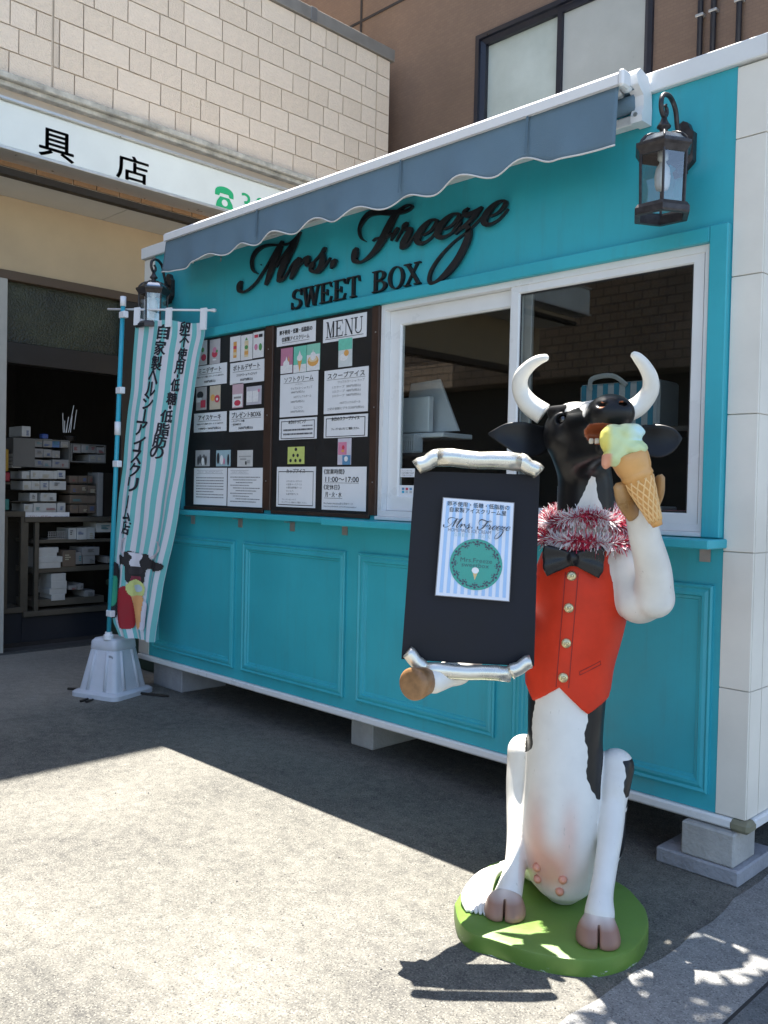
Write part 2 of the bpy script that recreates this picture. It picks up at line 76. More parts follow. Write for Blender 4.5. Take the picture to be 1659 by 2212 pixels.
# ------------------------------------------------------------------ helpers
OFF = {}
class MB:
    def __init__(s): s.v = []; s.f = []; s.uv = None
    def add(s, vs_, fs): n = len(s.v); s.v += [tuple(p) for p in vs_]; s.f += [tuple(i+n for i in f) for f in fs]; return s
    def box(s, x0, y0, z0, x1, y1, z1, c=0.0):
        x0, x1 = sorted((x0, x1)); y0, y1 = sorted((y0, y1)); z0, z1 = sorted((z0, z1))
        c = min(c, (x1-x0)*.3, (y1-y0)*.3, (z1-z0)*.3)
        if c <= 0:
            return s.add([(x0,y0,z0),(x1,y0,z0),(x1,y1,z0),(x0,y1,z0),(x0,y0,z1),(x1,y0,z1),(x1,y1,z1),(x0,y1,z1)],
                         [(0,3,2,1),(4,5,6,7),(0,1,5,4),(1,2,6,5),(2,3,7,6),(3,0,4,7)])
        V = []; idx = {}
        for ix, (xa, sx) in enumerate(((x0, 1), (x1, -1))):
            for iy, (ya, sy) in enumerate(((y0, 1), (y1, -1))):
                for iz, (za, sz) in enumerate(((z0, 1), (z1, -1))):
                    for ax in range(3):
                        idx[(ix,iy,iz,ax)] = len(V)
                        V.append((xa+(c*sx if ax != 0 else 0), ya+(c*sy if ax != 1 else 0), za+(c*sz if ax != 2 else 0)))
        F = []
        for ax in range(3):
            for sd in range(2):
                o = [a for a in range(3) if a != ax]; q = []
                for a, b in ((0,0),(1,0),(1,1),(0,1)):
                    k = [0,0,0]; k[ax] = sd; k[o[0]] = a; k[o[1]] = b; q.append(idx[(k[0],k[1],k[2],ax)])
                flip = (sd == 0) != (ax == 1)
                F.append(tuple(q[::-1]) if flip else tuple(q))
        for ax in range(3):
            o = [a for a in range(3) if a != ax]
            for a in range(2):
                for b in range(2):
                    k0 = [0,0,0]; k1 = [0,0,0]; k0[o[0]] = k1[o[0]] = a; k0[o[1]] = k1[o[1]] = b; k1[ax] = 1
                    F.append((idx[(*k0,o[0])], idx[(*k1,o[0])], idx[(*k1,o[1])], idx[(*k0,o[1])]))
        for ix in range(2):
            for iy in range(2):
                for iz in range(2):
                    F.append((idx[(ix,iy,iz,0)], idx[(ix,iy,iz,1)], idx[(ix,iy,iz,2)]))
        return s.add(V, F)
    def tube(s, pts, rad, n=10, cap=True, flat=1.0):
        pts = [Vector(p) for p in pts]; m = len(pts)
        if not hasattr(rad, '__len__'): rad = [rad]*m
        V = []; F = []; ref = None
        for i in range(m):
            t = (pts[min(i+1,m-1)]-pts[max(i-1,0)]).normalized()
            if ref is None:
                ref = Vector((0,0,1)) if abs(t.z) < .9 else Vector((1,0,0))
            a = (ref-t*ref.dot(t)).normalized(); b = t.cross(a); ref = a
            for k in range(n):
                w = 2*math.pi*k/n
                V.append(pts[i]+a*math.cos(w)*rad[i]+b*math.sin(w)*rad[i]*flat)
        for i in range(m-1):
            for k in range(n):
                k2 = (k+1) % n; F.append((i*n+k, i*n+k2, (i+1)*n+k2, (i+1)*n+k))
        if cap: F.append(tuple(range(n))[::-1]); F.append(tuple((m-1)*n+k for k in range(n)))
        return s.add(V, F)
    def lathe(s, prof, n=24, origin=(0,0,0), axis=None, rot=0.0, caps=True):
        V = []; F = []; m = len(prof)
        q = Vector(axis).to_track_quat('Z', 'Y') if axis is not None else None
        for r, z in prof:
            for k in range(n):
                w = 2*math.pi*k/n+rot; p = Vector((r*math.cos(w), r*math.sin(w), z))
                if q: p = q @ p
                V.append(p+Vector(origin))
        for i in range(m-1):
            for k in range(n):
                k2 = (k+1) % n; F.append((i*n+k, i*n+k2, (i+1)*n+k2, (i+1)*n+k))
        if caps and prof[0][0] > 1e-6: F.append(tuple(range(n))[::-1])
        if caps and prof[-1][0] > 1e-6: F.append(tuple((m-1)*n+k for k in range(n)))
        return s.add(V, F)
    def prism(s, poly, fmap, d0, d1):
        """poly: 2D outline; fmap(a, b, d) -> 3D; extruded from d0 to d1."""
        n = len(poly)
        V = [fmap(a, b, d0) for a, b in poly]+[fmap(a, b, d1) for a, b in poly]
        F = [tuple(range(n)), tuple(range(n, 2*n))[::-1]]+[(i, i+n, (i+1) % n+n, (i+1) % n) for i in range(n)]
        return s.add(V, F)
    def frame(s, x0, z0, x1, z1, prof, y):
        """rectangular moulding; prof: (inset, height towards -y)."""
        V = []; F = []; m = len(prof)
        for ins, h in prof:
            for (x, z) in ((x0+ins,z0+ins),(x1-ins,z0+ins),(x1-ins,z1-ins),(x0+ins,z1-ins)): V.append((x, y-h, z))
        for i in range(m-1):
            for k in range(4): k2 = (k+1) % 4; F.append((i*4+k, i*4+k2, (i+1)*4+k2, (i+1)*4+k))
        return s.add(V, F)
def obj(name, mb, m, parent=None, smooth=False, loc=None, recalc=True):
    """link one mesh object; coordinates in mb are world coordinates unless the parent is a thing with OFF None (local)."""
    if isinstance(mb, MB): V, F = mb.v, mb.f
    else: V, F = mb
    off = Vector((0,0,0))
    if parent is not None: off = OFF[parent.name]
    elif loc is not None: off = Vector(loc)
    elif len(V):
        a = np.array(V); off = Vector(((a[:,0].min()+a[:,0].max())/2, (a[:,1].min()+a[:,1].max())/2, a[:,2].min()))
    me = bpy.data.meshes.new(name)
    a = np.array(V, dtype=float)-np.array(off)
    me.from_pydata(a.tolist(), [], F)
    if recalc and len(F) < 60000:
        import bmesh
        bm = bmesh.new(); bm.from_mesh(me); bmesh.ops.recalc_face_normals(bm, faces=bm.faces); bm.to_mesh(me); bm.free()
    if smooth: me.polygons.foreach_set('use_smooth', [True]*len(me.polygons))
    o = bpy.data.objects.new(name, me); col.objects.link(o)
    if m is not None: me.materials.append(m)
    if parent is not None: o.parent = parent; OFF[o.name] = off
    else: o.location = off; OFF[o.name] = off
    return o
def child_off(o): return OFF[o.name]
def tag(o, label, cat, group=None):
    o['label'] = label; o['category'] = cat
    if group: o['group'] = group
    return o
def thing(name, label, cat, loc=(0,0,0), group=None):
    o = bpy.data.objects.new(name, None); col.objects.link(o); o.location = loc; o.empty_display_size = .1
    OFF[o.name] = Vector(loc); return tag(o, label, cat, group)
def struct(o): o['kind'] = 'structure'; return o
def autosmooth(o, deg=35):
    me = o.data; me.polygons.foreach_set('use_smooth', [True]*len(me.polygons))
    try: me.set_sharp_from_angle(angle=math.radians(deg))
    except Exception: pass
    return o
# ------------------------------------------------------------------ materials
def mat(name, c, rough=.5, metal=0.0, var=.06, nscale=8.0, bump=0.0, bscale=60.0, spec=.5, c2=None, coat=0.0, trans=0.0, rvar=.1, streak=0.0):
    m = bpy.data.materials.new(name); m.use_nodes = True; nt = m.node_tree; N = nt.nodes; Lk = nt.links
    b = N['Principled BSDF']; b.inputs['Metallic'].default_value = metal
    b.inputs['Specular IOR Level'].default_value = spec
    b.inputs['Coat Weight'].default_value = coat; b.inputs['Coat Roughness'].default_value = .12
    tc = N.new('ShaderNodeTexCoord')
    nz = N.new('ShaderNodeTexNoise'); nz.inputs['Scale'].default_value = nscale; nz.inputs['Detail'].default_value = 6; nz.inputs['Roughness'].default_value = .62
    Lk.new(tc.outputs['Object'], nz.inputs['Vector'])
    rp = N.new('ShaderNodeMix'); rp.data_type = 'RGBA'
    ca = tuple(max(0, x*(1-var)) for x in c); cb = c2 if c2 else tuple(min(1, x*(1+var)) for x in c)
    rp.inputs[6].default_value = (*ca, 1); rp.inputs[7].default_value = (*cb, 1)
    mr = N.new('ShaderNodeMapRange'); mr.inputs[1].default_value = .3; mr.inputs[2].default_value = .7
    Lk.new(nz.outputs[0], mr.inputs[0]); Lk.new(mr.outputs[0], rp.inputs[0])
    if streak > 0:                                   # grime: vertical runs and blotches
        mp = N.new('ShaderNodeMapping'); mp.inputs['Scale'].default_value = (9, 9, .7); Lk.new(tc.outputs['Object'], mp.inputs['Vector'])
        s1 = N.new('ShaderNodeTexNoise'); s1.inputs['Scale'].default_value = 2.2; s1.inputs['Detail'].default_value = 8; s1.inputs['Roughness'].default_value = .7; Lk.new(mp.outputs[0], s1.inputs['Vector'])
        q1 = N.new('ShaderNodeMapRange'); q1.inputs[1].default_value = .52; q1.inputs[2].default_value = .78; q1.inputs[4].default_value = streak; Lk.new(s1.outputs[0], q1.inputs[0])
        dm = N.new('ShaderNodeMix'); dm.data_type = 'RGBA'; dm.inputs[7].default_value = (*[x*.45+.05 for x in c], 1); Lk.new(q1.outputs[0], dm.inputs[0]); Lk.new(rp.outputs[2], dm.inputs[6]); Lk.new(dm.outputs[2], b.inputs['Base Color'])
    else: Lk.new(rp.outputs[2], b.inputs['Base Color'])
    r2 = N.new('ShaderNodeMapRange'); r2.inputs[1].default_value = .3; r2.inputs[2].default_value = .7
    r2.inputs[3].default_value = max(.02, rough-rvar); r2.inputs[4].default_value = min(1, rough+rvar)
    Lk.new(nz.outputs[0], r2.inputs[0]); Lk.new(r2.outputs[0], b.inputs['Roughness'])
    if bump > 0:
        n2 = N.new('ShaderNodeTexNoise'); n2.inputs['Scale'].default_value = bscale; n2.inputs['Detail'].default_value = 4
        Lk.new(tc.outputs['Object'], n2.inputs['Vector'])
        bp = N.new('ShaderNodeBump'); bp.inputs['Strength'].default_value = bump; bp.inputs['Distance'].default_value = .01
        Lk.new(n2.outputs[0], bp.inputs['Height']); Lk.new(bp.outputs[0], b.inputs['Normal'])
    return m
def glass_mat(name, tint=(1,1,1), ior=1.5, rough=0.0, trans=1.0, boost=0.0):
    m = bpy.data.materials.new(name); m.use_nodes = True; nt = m.node_tree; N = nt.nodes; Lk = nt.links
    N.remove(N['Principled BSDF']); out = N['Material Output']
    tr = N.new('ShaderNodeBsdfTransparent'); tr.inputs[0].default_value = (*[t*trans for t in tint], 1)
    gl = N.new('ShaderNodeBsdfGlossy'); gl.inputs['Roughness'].default_value = rough
    fc = N.new('ShaderNodeLayerWeight'); fc.inputs['Blend'].default_value = .5
    pw = N.new('ShaderNodeMath'); pw.operation = 'POWER'; pw.inputs[1].default_value = 5; Lk.new(fc.outputs['Facing'], pw.inputs[0])
    r0_ = ((ior-1)/(ior+1))**2; fr = N.new('ShaderNodeMath'); fr.operation = 'MULTIPLY_ADD'; fr.inputs[1].default_value = 1-r0_; fr.inputs[2].default_value = r0_; Lk.new(pw.outputs[0], fr.inputs[0])
    mx = N.new('ShaderNodeMixShader')
    ad = N.new('ShaderNodeMath'); ad.operation = 'ADD'; ad.inputs[1].default_value = boost; ad.use_clamp = True
    Lk.new(fr.outputs[0], ad.inputs[0]); Lk.new(ad.outputs[0], mx.inputs[0]); Lk.new(tr.outputs[0], mx.inputs[1]); Lk.new(gl.outputs[0], mx.inputs[2])
    Lk.new(mx.outputs[0], out.inputs[0]); return m
def ground_mat(name, ca, cb, speck=140., big=1.1, warm=None, cracks=0.0):
    m = bpy.data.materials.new(name); m.use_nodes = True; nt = m.node_tree; N = nt.nodes; Lk = nt.links
    b = N['Principled BSDF']; b.inputs['Roughness'].default_value = .92; b.inputs['Specular IOR Level'].default_value = .25
    tc = N.new('ShaderNodeTexCoord')
    def noise(sc, det=5, ro=.6, dist=0.0):  # slightly stretched along the brushing direction
        n = N.new('ShaderNodeTexNoise'); n.inputs['Scale'].default_value = sc; n.inputs['Detail'].default_value = det
        n.inputs['Roughness'].default_value = ro; n.inputs['Distortion'].default_value = dist; Lk.new(tc.outputs['Object'], n.inputs['Vector']); return n
    def mr(src, a, c_, lo=0., hi=1.):
        x = N.new('ShaderNodeMapRange'); x.inputs[1].default_value = a; x.inputs[2].default_value = c_; x.inputs[3].default_value = lo; x.inputs[4].default_value = hi
        Lk.new(src, x.inputs[0]); return x
    def mth(op, a, c_):
        x = N.new('ShaderNodeMath'); x.operation = op
        for i, q in enumerate((a, c_)):
            if isinstance(q, (int, float)): x.inputs[i].default_value = q
            else: Lk.new(q, x.inputs[i])
        return x
    fine = mr(noise(speck, 3, .7).outputs[0], .36, .66)
    mid = mr(noise(17, 5, .65).outputs[0], .33, .68)
    large = mr(noise(big, 5, .6, .3).outputs[0], .34, .66)
    s1 = mth('MULTIPLY', fine.outputs[0], .34); s2 = mth('MULTIPLY', mid.outputs[0], .36); s3 = mth('MULTIPLY', large.outputs[0], .32)
    tot = mth('ADD', mth('ADD', s1.outputs[0], s2.outputs[0]).outputs[0], s3.outputs[0])
    mx = N.new('ShaderNodeMix'); mx.data_type = 'RGBA'; mx.inputs[6].default_value = (*ca, 1); mx.inputs[7].default_value = (*cb, 1)
    Lk.new(tot.outputs[0], mx.inputs[0])
    vor = N.new('ShaderNodeTexVoronoi'); vor.inputs['Scale'].default_value = 230; Lk.new(tc.outputs['Object'], vor.inputs['Vector'])
    pick = mr(vor.outputs['Color'], .80, .86)
    sp = N.new('ShaderNodeSeparateColor'); Lk.new(vor.outputs['Color'], sp.inputs[0])
    pick = mr(sp.outputs[0], .84, .88, 0., .35)
    m2 = N.new('ShaderNodeMix'); m2.data_type = 'RGBA'; m2.inputs[7].default_value = (*[min(1, x*1.45) for x in cb], 1)
    Lk.new(pick.outputs[0], m2.inputs[0]); Lk.new(mx.outputs[2], m2.inputs[6])
    dk = mr(sp.outputs[1], .90, .93, 0., .55)
    m3 = N.new('ShaderNodeMix'); m3.data_type = 'RGBA'; m3.inputs[7].default_value = (*[x*.45 for x in ca], 1)
    Lk.new(dk.outputs[0], m3.inputs[0]); Lk.new(m2.outputs[2], m3.inputs[6])
    fin = m3.outputs[2]
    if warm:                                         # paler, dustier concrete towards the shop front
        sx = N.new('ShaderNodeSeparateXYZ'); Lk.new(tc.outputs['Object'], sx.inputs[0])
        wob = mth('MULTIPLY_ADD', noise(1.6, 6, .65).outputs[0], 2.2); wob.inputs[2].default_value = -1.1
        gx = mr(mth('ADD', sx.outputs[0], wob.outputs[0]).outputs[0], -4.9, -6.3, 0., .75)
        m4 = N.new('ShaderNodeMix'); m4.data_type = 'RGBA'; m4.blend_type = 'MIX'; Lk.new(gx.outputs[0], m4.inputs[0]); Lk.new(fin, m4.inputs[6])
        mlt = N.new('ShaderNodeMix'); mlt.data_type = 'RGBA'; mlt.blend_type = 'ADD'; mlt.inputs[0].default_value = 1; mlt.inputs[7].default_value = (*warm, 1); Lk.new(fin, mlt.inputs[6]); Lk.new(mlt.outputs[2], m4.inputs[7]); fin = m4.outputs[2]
    Lk.new(fin, b.inputs['Base Color'])
    bp = N.new('ShaderNodeBump'); bp.inputs['Strength'].default_value = .55; bp.inputs['Distance'].default_value = .006
    Lk.new(mth('ADD', fine.outputs[0], vor.outputs['Distance']).outputs[0], bp.inputs['Height']); Lk.new(bp.outputs[0], b.inputs['Normal'])
    return m
def brick_mat(name, c1, c2, mortar, w, h, msize, rough=.8, axis='XZ', bump=.3, var=.5):
    m = bpy.data.materials.new(name); m.use_nodes = True; nt = m.node_tree; N = nt.nodes; Lk = nt.links
    b = N['Principled BSDF']; b.inputs['Roughness'].default_value = rough
    tc = N.new('ShaderNodeTexCoord'); sp = N.new('ShaderNodeSeparateXYZ'); cb = N.new('ShaderNodeCombineXYZ')
    Lk.new(tc.outputs['Object'], sp.inputs[0]); Lk.new(sp.outputs['X' if axis[0] == 'X' else 'Y'], cb.inputs[0]); Lk.new(sp.outputs['Z'], cb.inputs[1])
    bt = N.new('ShaderNodeTexBrick'); bt.inputs['Scale'].default_value = 1; bt.inputs['Brick Width'].default_value = w; bt.inputs['Row Height'].default_value = h
    bt.inputs['Mortar Size'].default_value = msize; bt.inputs['Mortar Smooth'].default_value = .1; bt.offset = 0.5
    bt.inputs['Color1'].default_value = (*c1, 1); bt.inputs['Color2'].default_value = (*c2, 1); bt.inputs['Mortar'].default_value = (*mortar, 1)
    Lk.new(cb.outputs[0], bt.inputs['Vector'])
    nz = N.new('ShaderNodeTexNoise'); nz.inputs['Scale'].default_value = .9; nz.inputs['Detail'].default_value = 6; Lk.new(tc.outputs['Object'], nz.inputs['Vector'])
    hv = N.new('ShaderNodeHueSaturation'); mr = N.new('ShaderNodeMapRange'); mr.inputs[1].default_value = .3; mr.inputs[2].default_value = .7; mr.inputs[3].default_value = 1-var*.3; mr.inputs[4].default_value = 1+var*.3
    Lk.new(nz.outputs[0], mr.inputs[0]); Lk.new(mr.outputs[0], hv.inputs['Value']); Lk.new(bt.outputs['Color'], hv.inputs['Color']); Lk.new(hv.outputs[0], b.inputs['Base Color'])
    bp = N.new('ShaderNodeBump'); bp.inputs['Strength'].default_value = bump; bp.inputs['Distance'].default_value = .004; bp.invert = True
    Lk.new(bt.outputs['Fac'], bp.inputs['Height']); Lk.new(bp.outputs[0], b.inputs['Normal'])
    return m
def vcol_mat(name, rough=.35, attr='paint', coat=.0, bump=.03, patch=False, grime=False):
    m = bpy.data.materials.new(name); m.use_nodes = True; nt = m.node_tree; N = nt.nodes; Lk = nt.links
    b = N['Principled BSDF']; b.inputs['Coat Weight'].default_value = coat; b.inputs['Coat Roughness'].default_value = .15; b.inputs['Specular IOR Level'].default_value = .3
    a = N.new('ShaderNodeAttribute'); a.attribute_name = attr
    acol = a.outputs['Color']
    if patch:                                        # black paint where the patch field is positive: a crisp painted edge
        pa = N.new('ShaderNodeAttribute'); pa.attribute_name = 'patch'; ms = N.new('ShaderNodeMapRange'); ms.inputs[1].default_value = -.0006; ms.inputs[2].default_value = .0006; Lk.new(pa.outputs['Fac'], ms.inputs[0])
        mb_ = N.new('ShaderNodeMix'); mb_.data_type = 'RGBA'; mb_.inputs[7].default_value = (.005,.005,.006,1); Lk.new(ms.outputs[0], mb_.inputs[0]); Lk.new(acol, mb_.inputs[6]); acol = mb_.outputs[2]
    tc = N.new('ShaderNodeTexCoord'); nz = N.new('ShaderNodeTexNoise'); nz.inputs['Scale'].default_value = 11; nz.inputs['Detail'].default_value = 7
    Lk.new(tc.outputs['Object'], nz.inputs['Vector'])
    hv = N.new('ShaderNodeHueSaturation'); mr = N.new('ShaderNodeMapRange'); mr.inputs[1].default_value = .3; mr.inputs[2].default_value = .7; mr.inputs[3].default_value = .93; mr.inputs[4].default_value = 1.04
    Lk.new(nz.outputs[0], mr.inputs[0]); Lk.new(mr.outputs[0], hv.inputs['Value']); Lk.new(acol, hv.inputs['Color'])
    mp = N.new('ShaderNodeMapping'); mp.inputs['Scale'].default_value = (1, 1, .35); Lk.new(tc.outputs['Object'], mp.inputs['Vector'])
    sn = N.new('ShaderNodeTexNoise'); sn.inputs['Scale'].default_value = 70; sn.inputs['Detail'].default_value = 3; Lk.new(mp.outputs[0], sn.inputs['Vector'])
    gn = N.new('ShaderNodeTexNoise'); gn.inputs['Scale'].default_value = 5; gn.inputs['Detail'].default_value = 8; Lk.new(tc.outputs['Object'], gn.inputs['Vector'])
    sr = N.new('ShaderNodeMapRange'); sr.inputs[1].default_value = .70; sr.inputs[2].default_value = .74; sr.inputs[4].default_value = .55; Lk.new(sn.outputs[0], sr.inputs[0])
    gr = N.new('ShaderNodeMapRange'); gr.inputs[1].default_value = .55; gr.inputs[2].default_value = .80; gr.inputs[4].default_value = .35; Lk.new(gn.outputs[0], gr.inputs[0])
    mxs = N.new('ShaderNodeMath'); mxs.operation = 'MAXIMUM'; Lk.new(sr.outputs[0], mxs.inputs[0]); Lk.new(gr.outputs[0], mxs.inputs[1])
    mg = N.new('ShaderNodeMix'); mg.data_type = 'RGBA'; mg.inputs[7].default_value = (.30,.27,.23,1); Lk.new(hv.outputs[0], mg.inputs[6])
    lum = N.new('ShaderNodeRGBToBW'); Lk.new(acol, lum.inputs[0]); ml = N.new('ShaderNodeMath'); ml.operation = 'MULTIPLY'; Lk.new(lum.outputs[0], ml.inputs[0]); Lk.new(mxs.outputs[0], ml.inputs[1]); Lk.new(ml.outputs[0], mg.inputs[0])
    if patch or grime: Lk.new(mg.outputs[2], b.inputs['Base Color'])
    else: Lk.new(hv.outputs[0], b.inputs['Base Color'])
    r2 = N.new('ShaderNodeMapRange'); r2.inputs[1].default_value = .3; r2.inputs[2].default_value = .7; r2.inputs[3].default_value = rough-.08; r2.inputs[4].default_value = rough+.12
    Lk.new(nz.outputs[0], r2.inputs[0]); Lk.new(r2.outputs[0], b.inputs['Roughness'])
    bp = N.new('ShaderNodeBump'); bp.inputs['Strength'].default_value = bump; n2 = N.new('ShaderNodeTexNoise'); n2.inputs['Scale'].default_value = 45; Lk.new(tc.outputs['Object'], n2.inputs['Vector'])
    Lk.new(n2.outputs[0], bp.inputs['Height']); Lk.new(bp.outputs[0], b.inputs['Normal'])
    return m
def set_paint(o, cols):
    a = o.data.attributes.new('paint', 'FLOAT_COLOR', 'POINT'); c = np.ones((len(cols), 4), dtype=np.float32); c[:, :3] = cols; a.data.foreach_set('color', c.ravel())
K = {}
def k(name, *a, **kw):
    if name not in K: K[name] = mat(name, *a, **kw)
    return K[name]
TEAL = k('teal_paint', (.034,.385,.460), .46, var=.09, nscale=2.5, bump=.06, bscale=160, streak=.35)
WHITE_MET = k('white_aluminium', (.74,.75,.75), .32, var=.04, nscale=5, coat=.2)
WHITE_PL = k('white_plastic', (.76,.77,.80), .4, var=.03)
BLACKP = k('black_sheet', (.012,.012,.013), .5, var=.2)
BLACKL = k('black_letter_foam', (.008,.008,.010), .45, var=.2)
BROWN = k('dark_brown_wood', (.045,.022,.014), .5, var=.25, nscale=14)
PAPER = k('white_paper', (.76,.77,.79), .6, var=.03, coat=.15)
INK = k('black_ink', (.02,.02,.025), .6)
GREYINK = k('grey_ink', (.13,.13,.14), .6)
CONC = k('pale_concrete', (.40,.39,.37), .9, var=.18, nscale=7, bump=.5, bscale=70)
SLAB = k('blueish_concrete', (.30,.30,.32), .9, var=.2, nscale=7, bump=.6, bscale=60)
DARKIRON = k('dark_bronze_iron', (.05,.045,.047), .40, .5, var=.4, nscale=40)
SILVER = k('silver_leaf', (.66,.64,.57), .30, .8, var=.12, nscale=14, bump=.12, bscale=18)
GREY_MET = k('galvanised_steel', (.45,.45,.44), .45, .8, var=.15)
GLASS = glass_mat('window_glass', (.95,.98,.97), 1.55, 0, .95, .015)
LGLASS = glass_mat('lantern_glass', (.93,.97,1.), 1.6, .05, .9, .16)
# ------------------------------------------------------------------ text
_tc = {}
def glyphs(s, bold=0.0):
    key = (s, bold)
    if key in _tc: return _tc[key]
    cu = bpy.data.curves.new('t', 'FONT'); cu.body = s; cu.offset = bold; cu.resolution_u = 3; cu.fill_mode = 'FRONT'
    o = bpy.data.objects.new('t', cu); col.objects.link(o)
    dg = bpy.context.evaluated_depsgraph_get(); me = bpy.data.meshes.new_from_object(o.evaluated_get(dg))
    V = np.array([v.co[:2] for v in me.vertices]).reshape(-1, 2); F = [tuple(p.vertices) for p in me.polygons]
    bpy.data.objects.remove(o); bpy.data.curves.remove(cu); bpy.data.meshes.remove(me)
    _tc[key] = (V, F); return V, F
def put_text(mb, s, a0, b0, a1, b1, fmap, bold=0.0, keep=False):
    """fit string s into the rectangle (a0,b0)-(a1,b1) of a surface; fmap(a, b) -> 3D."""
    V, F = glyphs(s, 0.0)
    if len(V) == 0: return mb
    lo = V.min(0); hi = V.max(0); d = np.maximum(hi-lo, 1e-6)
    sa, sb = (a1-a0)/d[0], (b1-b0)/d[1]
    if keep:
        q = min(abs(sa), abs(sb)); ca, cb_ = (a0+a1)/2, (b0+b1)/2
        W = np.stack([ca+(V[:,0]-(lo[0]+hi[0])/2)*q*(1 if sa > 0 else -1), cb_+(V[:,1]-(lo[1]+hi[1])/2)*q], 1)
    else: W = np.stack([a0+(V[:,0]-lo[0])*sa, b0+(V[:,1]-lo[1])*sb], 1)
    if bold <= 0: return mb.add([fmap(a, b) for a, b in W], F)
    q = bold*max(abs(b1-b0), 1e-6)
    for i, (da, db) in enumerate(((0,0),(q,0),(-q,0),(0,q*.8),(0,-q*.8))):      # heavier weight: shifted copies, each a hair nearer
        Pt = [Vector(fmap(a+da, b+db)) for a, b in W]; mb.add(Pt, F)
    return mb
SERIF = {}   # serif capitals on a unit cell, list of polygons
def _serif():
    tk, tn, sf = .17, .07, .06
    def stem(x, w=tk, z0=0., z1=1.): return [(x,z0),(x+w,z0),(x+w,z1),(x,z1)]
    def sfoot(x0, x1, z): return [(x0,z),(x1,z),(x1,z+sf),(x0,z+sf)]
    def diag(xa, za, xb, zb, w): return [(xa,za),(xa+w,za),(xb+w,zb),(xb,zb)]
    def arc(cx, cz, rx, rz, a0, a1, w0, w1, n=14):
        out = []; inn = []
        for i in range(n+1):
            t = i/n; a = math.radians(a0+(a1-a0)*t); thick = w0+(w1-w0)*math.sin(math.pi*t)
            out.append((cx+rx*math.cos(a), cz+rz*math.sin(a))); inn.append((cx+(rx-thick)*math.cos(a), cz+(rz-thick*.55)*math.sin(a)))
        return out+inn[::-1]
    E_ = [stem(.12), sfoot(.0,.9,.0), sfoot(.0,.88,1-sf), sfoot(.12,.6,.48), [(.82,0),(.95,.28),(.90,.28),(.78,sf)], [(.80,1),(.93,.74),(.88,.74),(.76,1-sf)], [(.56,.36),(.62,.36),(.62,.66),(.56,.66)]]
    SERIF.update({
     'E': E_, 'T': [stem(.42), sfoot(.28,.72,0), sfoot(.05,.95,1-sf), [(.05,1),(.0,.72),(.05,.72),(.13,1-sf)], [(.95,1),(1.,.72),(.95,.72),(.87,1-sf)]],
     'B': [stem(.12), sfoot(0,.5,0), sfoot(0,.5,1-sf), sfoot(.12,.5,.49), arc(.45,.765,.40,.235,-90,90,tn,tk), arc(.45,.26,.5,.26,-90,90,tn,tk*1.1)],
     'O': [arc(.5,.5,.5,.52,-90,90,tn,tk), arc(.5,.5,.5,.52,90,270,tn,tk)],
     'X': [diag(.80,0,.10,1,tk*1.1), diag(.10,0,.78,1,tn*1.2), sfoot(.0,.36,0), sfoot(.62,1.,0), sfoot(.0,.38,1-sf), sfoot(.62,.98,1-sf)],
     'W': [diag(.24,0,.06,1,tk*.8), diag(.28,0,.46,.8,tn), diag(.66,0,.44,1,tk*.8), diag(.70,0,.88,1,tn), sfoot(0,.3,1-sf), sfoot(.36,.64,1-sf), sfoot(.76,1,1-sf)],
     'S': [arc(.5,.74,.40,.27,20,270,tn,tk), arc(.48,.26,.44,.27,-160,90,tn,tk), [(.86,.66),(.92,.66),(.90,1.),(.84,1.)], [(.04,.0),(.10,.0),(.10,.36),(.04,.36)]],
     'M': [stem(.10,tn), stem(.78,tk), diag(.46,.0,.10,1,tk*.9), diag(.46,.0,.80,1,tn), sfoot(0,.26,0), sfoot(.66,1,0), sfoot(0,.26,1-sf), sfoot(.80,1,1-sf)],
     'N': [stem(.12,tn), stem(.84,tn), diag(.80,.0,.10,1,tk), sfoot(0,.3,0), sfoot(0,.28,1-sf), sfoot(.72,1.02,1-sf)],
     'U': [stem(.12,tk,.3,1), stem(.82,tn,.3,1), arc(.505,.3,.385,.3,180,360,tn,tk*.8), sfoot(0,.42,1-sf), sfoot(.70,1.0,1-sf)]})
_serif()
def put_serif(mb, ch, a0, b0, a1, b1, fmap, d=None):
    for i, poly in enumerate(SERIF[ch]):
        P = [(a0+x*(a1-a0), b0+z*(b1-b0)) for x, z in poly]
        if d is None: mb.add([fmap(a, b, i*.00012) for a, b in P], [tuple(range(len(P)))])
        else: mb.prism(P, fmap, i*.0003, d+i*.0003)
    return mb
def spline(pts, n=7):
    P = [np.array(p, float) for p in pts]; out = []
    for i in range(len(P)-1):
        p0 = P[max(i-1,0)]; p1 = P[i]; p2 = P[i+1]; p3 = P[min(i+2,len(P)-1)]
        for j in range(n):
            t = j/n; out.append(.5*((2*p1)+(-p0+p2)*t+(2*p0-5*p1+4*p2-p3)*t*t+(-p0+3*p1-3*p2+p3)*t**3))
    out.append(P[-1]); return np.array(out)
def stroke_outline(pts, n=7):
    S = spline(pts, n); T = np.gradient(S[:, :2], axis=0); T /= np.maximum(np.linalg.norm(T, axis=1, keepdims=True), 1e-9)
    Nn = np.stack([-T[:,1], T[:,0]], 1); w = np.maximum(S[:,2:3], 0.0004)/2
    return S[:, :2]+Nn*w, S[:, :2]-Nn*w, S
